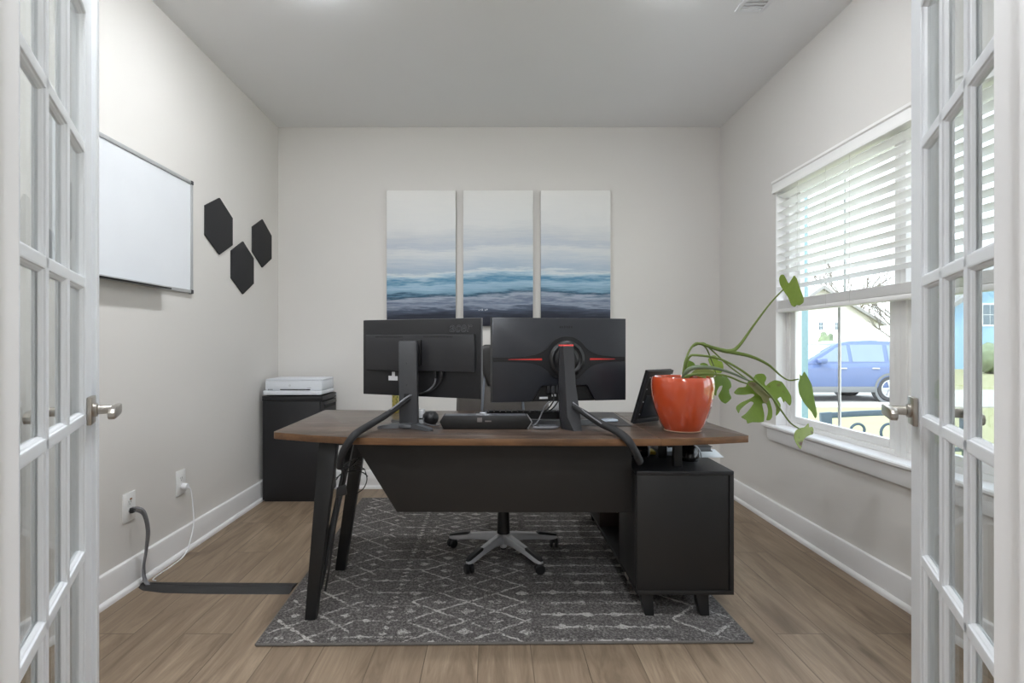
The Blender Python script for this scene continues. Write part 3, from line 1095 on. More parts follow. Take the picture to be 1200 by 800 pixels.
mon = thing('monitor', 'smaller black monitor seen from behind on a plain grey column stand', 'monitor', (-0.36, 2.24, ZT))
fr, W, H, ex, ey, o0 = panel_frame((-0.592, 2.372), (-0.054, 2.148), 1.204, 0.869)
m = MB(); m.prism([(-W / 2, 0), (W / 2, 0), (W / 2, H), (-W / 2, H)], lambda u, v, d: fr(u, d, v), -0.012, 0.0, 0.0015)
obj('back_shell', m, M_bezel, mon)
m = MB(); m.prism([(-W / 2 - 0.0015, -0.0015), (W / 2 + 0.0015, -0.0015), (W / 2 + 0.0015, H + 0.0015), (-W / 2 - 0.0015, H + 0.0015)], lambda u, v, d: fr(u, d, v), -0.024, -0.012, 0.0015)
obj('bezel', m, M_edge_l, mon)
m = MB(); m.prism([(-W / 2 + 0.01, 0.015), (W / 2 - 0.01, 0.015), (W / 2 - 0.01, H - 0.01), (-W / 2 + 0.01, H - 0.01)], lambda u, v, d: fr(u, d, v), -0.0248, -0.0238)
obj('screen', m, M_screen, mon)
bx0, bx1, bz0, bz1 = -W / 2 + 0.030, W / 2 - 0.020, 0.112, 0.268
m = MB()
m.prism([(bx0, bz0), (bx1, bz0), (bx1, bz1), (bx0, bz1)], lambda u, v, d: fr(u, d, v), -0.001, 0.022, 0.004)
bb = obj('back_box', m, M_dark, mon)
for q in (0, 1):
    m = MB()
    for k in range(26):
        u = (-0.21 if q == 0 else 0.035) + k * 0.0055
        m.prism([(u, bz1 - 0.013), (u + 0.0034, bz1 - 0.013), (u + 0.0034, bz1 - 0.006), (u, bz1 - 0.006)], lambda a, b, d: fr(a, d, b), 0.0215, 0.0224)
    obj('vent_grille', m, M_hole, bb)
m = MB()
m.prism([(-0.155, 0.066), (-0.108, 0.066), (-0.108, 0.085), (-0.122, 0.085), (-0.122, 0.104), (-0.137, 0.104), (-0.137, 0.086), (-0.155, 0.086)], lambda u, v, d: fr(u, d, v), -0.0002, 0.0008)
obj('rating_sticker', m, M_sticker, mon)
lettering('logo_lettering', 'acer', 0.060, M_logo, mon, frame_matrix(fr(0.200, 0.0006, 0.297), ex, (0, 0, 1)), outline=0.0009, shear=0.15)
# mount and column
uc = (Vector((-0.340, 2.262, 0)) - o0).dot(ex)
m = MB(); m.prism([(uc - 0.045, 0.14), (uc + 0.045, 0.14), (uc + 0.045, 0.245), (uc - 0.045, 0.245)], lambda u, v, d: fr(u, d, v), 0.021, 0.034, 0.004)
obj('mount_plate', m, M_black, mon)
m = MB()
cxl, cxr, cya, cyb = -0.398, -0.322, 2.180, 2.222
m.prism([(cxl + 0.004, ZT + 0.012), (cxr + 0.006, ZT + 0.012), (cxr, 1.103), (cxr - 0.004, 1.109), (cxl + 0.004, 1.109), (cxl, 1.103)], lambda u, v, d: (u, d, v), cya, cyb, 0.004)
colm = obj('stand_column', m, M_grey, mon)
m = MB(); m.tube([(-0.35, 2.215, 1.05), fr(uc, 0.036, 0.19)], 0.018, 16, 1)
obj('mount_arm', m, M_black, mon)
m = MB(); m.box((-0.374, cya - 0.0006, 0.862), (-0.352, cya + 0.002, 0.888), 0.0004)
obj('cable_opening', m, M_hole, colm)
for z in (1.015, 0.925):
    m = MB(); m.lathe([(0.0, 0.0), (0.003, 0.0), (0.003, 0.0008), (0.0, 0.0008)], 12, (-0.362, cya, z), Matrix.Rotation(PI / 2, 4, 'X'))
    obj('screw_cap', m, M_dark, colm)
# low spider foot: a hub and four tapering toes
hub = Vector((-0.358, 2.205, ZT + 0.0004))
m = MB()
m.lathe([(0.05, 0), (0.052, 0.006), (0.047, 0.016), (0.038, 0.020), (0.0, 0.021)], 28, hub)
obj('stand_hub', m, M_grey, mon)
for tip in ((-0.248, 2.098), (-0.482, 2.165), (-0.455, 2.36), (-0.335, 2.375)):
    m = MB()
    t = Vector((tip[0], tip[1], ZT + 0.0004))
    d = (t - hub).normalized()
    s = Vector((-d.y, d.x, 0))
    rings = []
    for k, (f_, w, h) in enumerate(((0.15, 0.027, 0.021), (0.5, 0.021, 0.018), (0.85, 0.015, 0.013), (0.97, 0.011, 0.010), (1.0, 0.007, 0.007))):
        p = hub.lerp(t, f_)
        rings.append([p - s * w, p + s * w, p + s * w * 0.8 + Vector((0, 0, h)), p - s * w * 0.8 + Vector((0, 0, h))])
    m.loft(rings)
    obj('stand_foot', m, M_grey, mon)
M_cable = plain('black_cable', (24, 24, 26), 0.5)
M_gcable = plain('grey_cable', (112, 112, 116), 0.5)
for pts, mt in (([fr(uc + 0.105, 0.012, 0.112), fr(uc + 0.102, 0.014, 0.06), fr(uc + 0.06, 0.02, 0.022), fr(uc + 0.0, 0.03, 0.012)], M_gcable),
                ([fr(uc + 0.135, 0.012, 0.112), fr(uc + 0.132, 0.014, 0.07), fr(uc + 0.09, 0.02, 0.03), fr(uc + 0.02, 0.03, 0.014)], M_cable),
                ([fr(uc - 0.062, 0.012, 0.112), fr(uc - 0.058, 0.016, 0.07), fr(uc - 0.04, 0.03, 0.03), fr(uc - 0.02, 0.035, 0.012)], M_cable)):
    m = MB(); m.tube(pts, 0.0035, 8, 6)
    obj('monitor_cable', m, mt, mon)
for u in (0.105, 0.135):
    m = MB(); m.prism([(uc + u - 0.007, 0.082), (uc + u + 0.007, 0.082), (uc + u + 0.007, 0.112), (uc + u - 0.007, 0.112)], lambda a, b, d: fr(a, d, b), 0.004, 0.018, 0.002)
    obj('cable_plug', m, M_black, mon)

# ------------------------------------------------------------------ larger monitor with red accents
M_shell = plain('satin_dark_grey_shell', (40, 42, 48), 0.30, var=0.03)
M_swoosh = plain('dark_swoosh_band', (20, 21, 24), 0.36, var=0.03)
M_red = plain('red_accent', (196, 52, 46), 0.4, var=0.03)
big = thing('monitor', 'larger black monitor seen from behind with red accent stripes and round hub', 'monitor', (0.32, 2.2, ZT))
fr, W, H, ex, ey, o0 = panel_frame((-0.0075, 2.238), (0.592, 2.344), 1.210, 0.846)
# shell with a cut-out recess along the bottom edge
uL_, uR_ = W * (625 - 576) / 156 - W / 2, W * (697 - 576) / 156 - W / 2
zr = 0.068
m = MB()
m.prism([(-W / 2, 0), (uL_ - 0.018, 0), (uL_ + 0.03, zr), (uR_ - 0.045, zr), (uR_ - 0.008, 0), (W / 2, 0), (W / 2, H), (-W / 2, H)], lambda u, v, d: fr(u, d, v), -0.004, 0.014, 0.004)
obj('back_shell', m, M_shell, big)
m = MB(); m.prism([(-W / 2 - 0.0012, -0.001), (W / 2 + 0.0012, -0.001), (W / 2 + 0.0012, H + 0.001), (-W / 2 - 0.0012, H + 0.001)], lambda u, v, d: fr(u, d, v), -0.022, -0.004, 0.0015)
obj('bezel', m, M_bezel, big)
m = MB(); m.prism([(-W / 2 + 0.008, 0.015), (W / 2 - 0.008, 0.015), (W / 2 - 0.008, H - 0.008), (-W / 2 + 0.008, H - 0.008)], lambda u, v, d: fr(u, d, v), -0.0228, -0.0218)
obj('screen', m, M_screen, big)
uh, zh = W * (661 - 576) / 156 - W / 2 + 0.001, H * (470 - 420.5) / 98.0
R = 0.101
def swoosh(scale_r, grow):
    pts = []
    n = 26
    top, bot = [], []
    for k in range(-40, 41):
        u = k / 40
        x = u * (W / 2 - 0.003)
        d = abs(x - uh)
        if d < R * scale_r * 0.80:
            h = math.sqrt(max(0, (R * scale_r) ** 2 - d * d))
        else:
            e = d - R * scale_r * 0.80
            h = 0.010 + grow + (R * scale_r * 0.6 - 0.010) * math.exp(-e / 0.042)
        top.append((x, zh + h))
        bot.append((x, zh - h * 0.98))
    return top + list(reversed(bot))
m = MB(); m.prism(swoosh(1.0, 0.0), lambda u, v, d: fr(u, d, v), 0.010, 0.0158, 0.0012, 1)
sw = obj('swoosh_band', m, M_swoosh, big)
for a, b, w1, w2 in ((uh - 0.262, uh - 0.113, 0.0010, 0.0042), (uh + 0.222, uh + 0.106, 0.0010, 0.0042)):
    m = MB(); m.prism([(a, zh - w1), (b, zh - w2), (b, zh + w2), (a, zh + w1)], lambda u, v, d: fr(u, d, v), 0.0155, 0.0168)
    obj('red_stripe', m, M_red, sw)
EYM = frame_matrix(fr(uh, 0.0150, zh), ex, (0, 0, 1))       # local z of this frame points ey-wards?
if (EYM.to_3x3() @ Vector((0, 0, 1))).dot(ey) < 0:
    EYM = EYM @ Matrix.Rotation(PI, 4, 'Y')
m = MB(); m.lathe([(0.081, 0.0), (0.081, 0.002), (0.077, 0.007), (0.067, 0.010), (0.063, 0.006), (0.055, 0.004), (0.052, 0.008), (0.044, 0.012), (0.0, 0.012)], 48, (0, 0, 0))
bmesh.ops.transform(m.b, matrix=EYM, verts=m.b.verts)
hubo = obj('hub_ring', m, M_black, big)
m = MB(); m.lathe([(0.0435, 0.0), (0.0435, 0.0135), (0.040, 0.016), (0.0, 0.016)], 40, (0, 0, 0))
bmesh.ops.transform(m.b, matrix=EYM, verts=m.b.verts)
obj('hub_disc', m, M_black, hubo)
m = MB()
for k in range(6):
    u0 = uh - 0.034 + k * 0.0105
    m.prism([(u0, H - 0.044), (u0 + 0.006, H - 0.044), (u0 + 0.006, H - 0.034 - 0.002 * (k % 2)), (u0, H - 0.034)], lambda a, b, d: fr(a, d, b), 0.0138, 0.0147)
obj('raised_marking', m, M_swoosh, big)
# recess with sockets and sticker
m = MB(); m.prism([(uL_ + 0.006, 0.003), (uR_ - 0.03, 0.003), (uR_ - 0.05, zr - 0.004), (uL_ + 0.034, zr - 0.004)], lambda u, v, d: fr(u, d, v), -0.0045, -0.0035)
obj('port_recess', m, M_hole, big)
m = MB()
m.prism([(uL_ + 0.022, 0.010), (uL_ + 0.060, 0.010), (uL_ + 0.060, 0.019), (uL_ + 0.022, 0.019)], lambda u, v, d: fr(u, d, v), -0.0034, -0.0026)
m.prism([(uL_ + 0.078, 0.020), (uL_ + 0.098, 0.020), (uL_ + 0.098, 0.030), (uL_ + 0.078, 0.030)], lambda u, v, d: fr(u, d, v), -0.0034, -0.0026)
obj('rating_sticker', m, M_sticker, big)
for u in (0.054, 0.074, 0.095):
    m = MB(); m.prism([(uL_ + u, 0.036), (uL_ + u + 0.015, 0.036), (uL_ + u + 0.015, zr), (uL_ + u, zr)], lambda a, b, d: fr(a, d, b), -0.0030, 0.010, 0.0015)
    obj('cable_plug', m, M_dark if u < 0.06 else M_grey, big)
for u, mt in ((0.081, M_cable), (0.102, M_cable)):
    a = fr(uL_ + u, 0.004, 0.036)
    m = MB(); m.tube([a, a + Vector((0.004, -0.004, -0.03)), a + Vector((-0.02, -0.01, -0.065)), a + Vector((-0.05, -0.005, -0.085))], 0.0032, 8, 6)
    obj('monitor_cable', m, mt, big)
# stand: faceted tapering column with red cap, splayed toes
top_z = 1.094
m = MB()
pb = [(0.276, 2.168), (0.352, 2.125), (0.362, 2.172), (0.352, 2.198)]
fl = [(0.2750, 2.180), (0.3000, 2.158), (0.3420, 2.158), (0.3480, 2.205), (0.2750, 2.205)]
ft = [(0.2770, 2.186), (0.2920, 2.170), (0.3350, 2.170), (0.3400, 2.205), (0.2770, 2.205)]
mid = [(0.2780, 2.158), (0.3020, 2.122), (0.3560, 2.128), (0.3640, 2.205), (0.2780, 2.205)]
low = [(0.2850, 2.150), (0.3260, 2.098), (0.3590, 2.104), (0.3640, 2.205), (0.2850, 2.205)]
m.loft([[Vector((x, y, ZT + 0.0004)) for x, y in low], [Vector((x, y, 0.800)) for x, y in mid], [Vector((x, y, 0.93)) for x, y in fl], [Vector((x, y, top_z - 0.006)) for x, y in ft]])
colb = obj('stand_column', m, M_dark, big, sharp=15)
m = MB()
m.loft([[Vector((x, y, top_z - 0.006)) for x, y in ft], [Vector((x, y + (0.004 if y < 2.2 else 0), top_z)) for x, y in ft]])
obj('red_cap', m, M_red, colb, sharp=15)
m = MB(); m.hexa([(0.3170, 2.1430, 0.842), (0.3420, 2.1460, 0.842), (0.3420, 2.150, 0.842), (0.3170, 2.150, 0.842),
                  (0.3170, 2.1485, 0.888), (0.3400, 2.1500, 0.888), (0.3400, 2.154, 0.888), (0.3170, 2.154, 0.888)])
obj('cable_opening', m, M_hole, colb)
m = MB(); m.tube([(0.31, 2.20, zh + 0.846), fr(uh, 0.026, zh)], 0.024, 20, 1)
obj('mount_arm', m, M_black, big)
for tip in ((0.05, 2.385), (0.56, 2.425)):
    a, b = Vector((0.32, 2.20, ZT + 0.0036)), Vector((tip[0], tip[1], ZT + 0.0036))
    d = (b - a).normalized(); s = Vector((-d.y, d.x, 0))
    rings = []
    for f_, w, h in ((0.0, 0.022, 0.024), (0.4, 0.017, 0.017), (0.85, 0.012, 0.010), (1.0, 0.008, 0.006)):
        p = a.lerp(b, f_)
        rings.append([p - s * w, p + s * w, p + s * w * 0.6 + Vector((0, 0, h)), p - s * w * 0.6 + Vector((0, 0, h))])
    m = MB(); m.loft(rings)
    obj('stand_foot', m, M_dark, big)

# ------------------------------------------------------------------ small things on the desk
bar = thing('speaker_bar', 'long black bar with angled ends between the two monitors', 'speaker bar', (-0.03, 2.18, ZT))
m = MB()
m.prism([(-0.205, ZT + 0.0006), (0.138, ZT + 0.0006), (0.158, ZT + 0.030), (0.140, ZT + 0.056), (-0.206, ZT + 0.056), (-0.222, ZT + 0.030)], lambda u, v, d: (u, d, v), 2.146, 2.215, 0.003)
obj('body', m, plain('matte_black_case', (19, 18, 18), 0.45), bar)
m = MB()
m.hexa([(0.1395, 2.149, ZT + 0.0010), (0.1435, 2.149, ZT + 0.0010), (0.1435, 2.212, ZT + 0.0010), (0.1395, 2.212, ZT + 0.0010),
        (0.1590, 2.149, ZT + 0.029), (0.1615, 2.149, ZT + 0.029), (0.1615, 2.212, ZT + 0.029), (0.1590, 2.212, ZT + 0.029)])
m.hexa([(0.1590, 2.149, ZT + 0.030), (0.1615, 2.149, ZT + 0.030), (0.1615, 2.212, ZT + 0.030), (0.1590, 2.212, ZT + 0.030),
        (0.1415, 2.149, ZT + 0.0555), (0.1445, 2.149, ZT + 0.0555), (0.1445, 2.212, ZT + 0.0555), (0.1415, 2.212, ZT + 0.0555)])
obj('end_trim', m, M_silver, bar)
m = MB(); m.box((-0.2, 2.150, ZT + 0.0558), (0.135, 2.211, ZT + 0.0568), 0.0004)
obj('top_plate', m, plain('grey_top_plate', (96, 98, 104), 0.35, 0.3), bar)
m = MB(); m.box((-0.066, 2.1452, ZT + 0.030), (-0.046, 2.1462, ZT + 0.048))
m.box((-0.034, 2.1452, ZT + 0.031), (-0.008, 2.1462, ZT + 0.036))
obj('badge', m, plain('grey_badge', (112, 106, 104), 0.5), bar)
m = MB()
m.box((-0.072, 2.148, ZT + 0.0570), (-0.008, 2.19, ZT + 0.0600), 0.001)
m.box((-0.056, 2.152, ZT + 0.0600), (-0.026, 2.186, ZT + 0.0680), 0.003)
obj('top_clip', m, M_silver, bar)

wb = thing('webcam', 'round black webcam ball lying behind the black speaker bar', 'webcam', (-0.275, 2.285, ZT))
m = MB(); m.lathe([(0.0, 0), (0.022, 0.0), (0.031, 0.010), (0.036, 0.026), (0.033, 0.042), (0.022, 0.054), (0.0, 0.058)], 28, (-0.275, 2.285, ZT + 0.0006))
obj('body', m, plain('ribbed_black', (28, 28, 30), 0.4, var=0.3, scale=160), wb)
m = MB(); m.tube([(-0.302, 2.262, ZT + 0.03), (-0.296, 2.236, ZT + 0.014), (-0.262, 2.228, ZT + 0.004), (-0.232, 2.228, ZT + 0.004)], 0.0022, 8, 6)
obj('cord', m, M_gcable, wb)
ch = thing('charger_block', 'narrow white charger block standing behind the grey monitor column', 'charger', (-0.318, 2.31, ZT))
m = MB(); m.box((-0.333, 2.29, ZT + 0.0006), (-0.305, 2.33, ZT + 0.062), 0.004)
obj('body', m, M_white, ch)
m = MB(); m.box((-0.326, 2.2885, ZT + 0.020), (-0.312, 2.2905, ZT + 0.026))
obj('socket', m, M_hole, ch)
tb = thing('dark_tray', 'flat black puck under the cable beside the webcam', 'tray', (-0.25, 2.20, ZT))
m = MB(); m.lathe([(0.0, 0), (0.030, 0), (0.034, 0.003), (0.034, 0.010), (0.031, 0.013), (0.0, 0.013)], 28, (-0.262, 2.262, ZT + 0.0004))
bpy.data.objects.remove(tb); m.b.free()

yb = thing('yellow_box', 'narrow yellow printed box standing behind the smaller monitor', 'box', (-0.49, 2.66, ZT))
M_yel = NT('yellow_printed_card')
vv = M_yel.coord('Object')
ck = M_yel.n('ShaderNodeTexChecker'); M_yel.link(vv, ck.inputs[0]); ck.inputs['Scale'].default_value = 90
M_yel = M_yel.base(M_yel.mix(M_yel.f('MULTIPLY', ck.outputs['Fac'], M_yel.f('GREATER_THAN', M_yel.noise(vv, 60, 2), 0.5)), (206, 192, 104), (132, 136, 74)), 0.6)
m = MB(); m.box((-0.513, 2.64, ZT + 0.0006), (-0.484, 2.68, ZT + 0.15), 0.002)
obj('carton', m, M_yel, yb)
m = MB(); m.box((-0.510, 2.643, ZT + 0.15), (-0.487, 2.677, ZT + 0.153), 0.001)
obj('lid_flap', m, M_yel, yb)

M_mat = plain('dark_desk_mat', (56, 54, 54), 0.6, var=0.06, scale=90)
tag(obj('desk_mat', MB().prism([(-0.10, 2.236), (0.592, 2.222), (0.612, 2.655), (-0.09, 2.672)], lambda u, v, d: (u, v, d), ZT + 0.0003, ZT + 0.003, 0.001), M_mat),
    'large dark grey desk mat spread behind the larger monitor', 'desk mat')
kb = thing('keyboard', 'black keyboard lying on the desk mat behind the speaker bar', 'keyboard', (0.15, 2.47, ZT + 0.003))
m = MB(); m.prism([(2.42, ZT + 0.0034), (2.56, ZT + 0.0034), (2.56, ZT + 0.018), (2.42, ZT + 0.034)], lambda u, v, d: (d, u, v), -0.06, 0.375, 0.003)
obj('case', m, M_black, kb)
m = MB()
for r in range(5):
    for c in range(15):
        x, y = -0.048 + c * 0.0277, 2.436 + r * 0.0235
        z = ZT + 0.034 - (y - 2.42) / 0.14 * 0.016
        m.box((x, y, z), (x + 0.022, y + 0.018, z + 0.008), 0.002, 1)
obj('keys', m, plain('dark_keycaps', (46, 46, 48), 0.5), kb)
wx = thing('white_box', 'small white box standing behind the larger monitor column', 'box', (0.335, 2.64, ZT))
m = MB(); m.box((0.300, 2.59, ZT + 0.0034), (0.342, 2.63, ZT + 0.075), 0.003)
obj('carton', m, M_white, wx)
m = MB(); m.box((0.302, 2.592, ZT + 0.075), (0.340, 2.628, ZT + 0.078), 0.001)
obj('lid', m, M_white, wx)
ph = thing('phone', 'pale bluish white phone lying on the dark desk mat', 'phone', (0.50, 2.34, ZT + 0.003), 0.22)
M_pale = plain('pale_blue_white', (214, 226, 240), 0.35)
m = MB(); m.box((-0.062, -0.022, 0.0004), (0.058, 0.022, 0.0105), 0.005)
obj('body', m, M_pale, ph, world=False)
m = MB(); m.box((-0.056, -0.018, 0.0104), (0.052, 0.018, 0.0110), 0.0002)
obj('face_plate', m, plain('pale_screen', (196, 212, 232), 0.15), ph, world=False)
cb = thing('usb_hub', 'grey cabled adapter lying on the desk beside the speaker bar', 'adapter', (0.21, 2.16, ZT))
m = MB(); m.tube([(0.165, 2.150, ZT + 0.007), (0.20, 2.140, ZT + 0.007), (0.25, 2.148, ZT + 0.007), (0.27, 2.165, ZT + 0.007)], [0.005, 0.006, 0.006, 0.004], 10, 6)
obj('cord', m, M_gcable, cb)
m = MB(); m.box((0.19, 2.17, ZT + 0.0005), (0.265, 2.20, ZT + 0.013), 0.003)
obj('body', m, M_grey, cb)
m = MB(); m.tube([(0.165, 2.19, ZT + 0.006), (0.19, 2.225, ZT + 0.02), (0.207, 2.24, ZT + 0.05), (0.225, 2.235, ZT + 0.09), (0.25, 2.24, ZT + 0.105)], 0.003, 8, 6)
obj('cord', m, M_gcable, cb)

# tilted black display whose back faces the camera, between the big monitor and the pot
fb = Vector((0.605, 2.298, ZT + 0.0075))
ex2 = Vector((0.82, 0.57, 0)).normalized()             # along its lower edge
nb2 = Vector((ex2.y, -ex2.x, 0))                        # outward, back face, towards camera and window
upv = (Vector((0, 0, 1)) * 0.94 + nb2 * 0.33).normalized()
nv = ex2.cross(upv).normalized()
if nv.dot(nb2) < 0:
    nv = -nv
td = thing('tilted_display', 'black display leaning back beside the orange pot with screwed rear panel', 'display', fb)
q = lambda u, v, d: fb + ex2 * u + upv * v + nv * d
m = MB(); m.prism([(0, 0), (0.17, 0), (0.17, 0.248), (0, 0.248)], lambda u, v, d: q(u, v, d), -0.0, 0.012, 0.002)
obj('back_plate', m, M_black, td)
m = MB()
m.prism([(0, 0.0), (0.17, 0.0), (0.17, 0.018), (0.018, 0.018), (0.018, 0.230), (0.17, 0.230), (0.17, 0.248), (0, 0.248)], lambda u, v, d: q(u, v, d), 0.0121, 0.020, 0.001)
obj('rim', m, M_dark, td)
for v_ in (0.04, 0.10, 0.16, 0.215):
    m = MB(); m.lathe([(0.0, 0.0), (0.0035, 0.0), (0.003, 0.0014), (0.0, 0.0016)], 10)
    mm = frame_matrix(q(0.032, v_, 0.012), ex2, upv)
    if (mm.to_3x3() @ Vector((0, 0, 1))).dot(nv) < 0:
        mm = mm @ Matrix.Rotation(PI, 4, 'Y')
    bmesh.ops.transform(m.b, matrix=mm, verts=m.b.verts)
    obj('screw', m, M_silver, td)
m = MB(); m.prism([(0.04, 0.03), (0.155, 0.03), (0.155, 0.13), (0.04, 0.13)], lambda u, v, d: q(u, v, d), 0.0121, 0.0150, 0.001)
obj('rear_panel', m, plain('bluish_black_panel', (34, 38, 46), 0.4), td)
m = MB(); m.bar(q(0.12, 0.18, 0.012), (q(0.12, 0.0, 0.10).x, q(0.12, 0, 0.10).y, ZT + 0.003), 0.03, 0.005, ex2, 0.001)
obj('kickstand', m, M_black, td)

# ------------------------------------------------------------------ cable sleeves, wires, adapter
M_sleeve = plain('black_woven_sleeve', (25, 25, 27), 0.7, var=0.25, scale=320, bump=0.3)
sl = thing('cable_sleeve', 'black cable sleeve drooping over the desk edge from the smaller monitor', 'cable sleeve', (-0.45, 2.05, ZT))
pts = [P(480, 466, 2.166), P(470, 474, 2.152), P(452, 486.5, 2.115), P(432, 498.5, 2.045), P(416, 509, 1.926), P(405, 524, 1.915), P(400, 535, 1.925), P(398, 547, 1.945)]
m = MB(); m.tube(pts, [0.010, 0.013, 0.0165, 0.0175, 0.0175, 0.0175, 0.017, 0.016], 14, 7, 0.8)
obj('sleeve', m, M_sleeve, sl)
m = MB(); m.tube([P(482, 463, 2.178), P(478, 464.5, 2.158), P(468, 472, 2.135), P(458, 480, 2.115)], 0.004, 8, 6)
obj('cable', m, M_gcable, sl)
sl = thing('cable_sleeve', 'black cable sleeve drooping over the desk edge from the larger monitor', 'cable sleeve', (0.45, 2.0, ZT))
pts = [P(672, 475, 2.120), P(679, 480, 2.100), P(692, 488.5, 2.070), P(706, 497, 2.035), P(720, 503.5, 1.985), P(734, 513.5, 1.900), P(744, 529, 1.890), P(750, 541, 1.910)]
m = MB(); m.tube(pts, [0.010, 0.013, 0.016, 0.0175, 0.0175, 0.0175, 0.017, 0.016], 14, 7, 0.8)
obj('sleeve', m, M_sleeve, sl)
m = MB(); m.tube([P(671.5, 471.5, 2.136), P(677, 476, 2.108), P(690, 486, 2.060), P(705, 496.5, 2.018)], 0.003, 8, 6)
obj('cable', m, M_gcable, sl)

ad = thing('power_adapter', 'black power adapter brick hanging among wires beside the desk leg', 'power adapter', P(400, 577, 2.045))
m = MB(); m.hexa([P(393.5, 583, 2.03), P(407, 579, 2.03), P(407, 579, 2.06), P(393.5, 583, 2.06), P(394.5, 571, 2.03), P(405.5, 567, 2.03), P(405.5, 567, 2.06), P(394.5, 571, 2.06)], 0.003)
obj('brick', m, M_black, ad)
m = MB(); m.tube([P(399, 548, 1.958), P(402, 552, 2.0), P(403, 560, 2.03), P(400, 569, 2.045)], 0.0055, 8, 6)
obj('cord', m, M_cable, ad)
m = MB(); m.tube([P(396, 581, 2.045), P(395, 595, 2.05), P(393, 615, 2.055), P(389, 640, 2.06), P(385, 670, 2.06), P(381, 692, 2.06)], 0.0045, 8, 6)
obj('cord', m, M_cable, ad)
wr = thing('wire_tangle', 'tangle of thin black wires looping behind the slanted desk panel edge', 'wires', P(412, 545, 2.2))
for pts in ([P(400, 546, 1.99), P(408, 541, 2.10), P(416, 538, 2.20), P(424, 541, 2.25)],
            [P(399, 545, 1.99), P(410, 548, 2.12), P(420, 545, 2.2), P(428, 551, 2.26)],
            [P(394, 562, 2.10), P(400, 555, 2.15), P(412, 552, 2.2), P(424, 553, 2.24), P(431, 558, 2.25)],
            [P(428, 552, 2.24), P(430, 562, 2.24), P(426, 572, 2.24), P(418, 578, 2.25)],
            [P(394, 560, 2.09), P(404, 552, 2.12), P(414, 543, 2.18), P(421, 536, 2.24)],
            [P(404, 545, 2.05), P(412, 549, 2.12), P(421, 551, 2.2), P(427, 549, 2.25)]):
    m = MB(); m.tube(pts, 0.0022, 6, 6)
    obj('wire', m, M_cable, wr)
# ------------------------------------------------------------------ potted plant
M_pot = NT('glazed_orange_ceramic')
vv = M_pot.coord('Object')
M_pot = M_pot.base(M_pot.mix(M_pot.noise(vv, 9, 3), (176, 62, 30), (190, 77, 38)), 0.12, 0, 0.55)
M_pot.node_tree.nodes['Principled BSDF'].inputs['Coat Weight'].default_value = 1.0
M_pot.node_tree.nodes['Principled BSDF'].inputs['Coat Roughness'].default_value = 0.03
M_soil = plain('dark_potting_soil', (52, 40, 32), 0.95, var=0.4, scale=120, bump=0.5)
pc = Vector((0.769, 2.118, ZT + 0.0006))
pl = thing('potted_monstera', 'leggy monstera in a glossy orange pot leaning towards the window', 'potted plant', pc)
m = MB()
m.lathe([(0.0, 0.004), (0.060, 0.004), (0.066, 0.0), (0.071, 0.002), (0.0735, 0.006), (0.0775, 0.012), (0.0885, 0.034), (0.100, 0.064), (0.110, 0.094), (0.1175, 0.125), (0.1212, 0.153), (0.1235, 0.178), (0.1226, 0.200),
         (0.1200, 0.214), (0.1175, 0.219), (0.112, 0.219), (0.110, 0.214), (0.110, 0.200), (0.100, 0.185)], 64, pc, closed=False)
pot = obj('pot', m, M_pot, pl, sharp=60)
m = MB(); m.lathe([(0.0, 0.197), (0.06, 0.199), (0.109, 0.194), (0.09, 0.18), (0.0, 0.18)], 40, pc)
obj('soil', m, M_soil, pot)
m = MB(); m.lathe([(0.0705, 0.0005), (0.0735, 0.004), (0.0735, 0.007), (0.071, 0.009)], 56, pc, closed=False)
obj('foot_ring', m, plain('unglazed_clay', (206, 168, 140), 0.8), pot)

M_stem = leaf_mat('green_stem', (118, 138, 66), (138, 156, 84))
M_stem2 = leaf_mat('pale_grey_green_stem', (122, 138, 112), (140, 152, 122))
LG = leaf_mat('bright_green_leaf', (140, 166, 58), (164, 186, 80))
LD = leaf_mat('mid_green_leaf', (112, 144, 50), (138, 168, 66))
LO = leaf_mat('olive_leaf', (124, 136, 66), (144, 154, 84))
LB = leaf_mat('green_leaf_with_brown_patches', (118, 146, 54), (144, 170, 74), 0.06)
LY = leaf_mat('yellowing_leaf_with_brown_edges', (146, 170, 68), (168, 180, 88), 0.10)


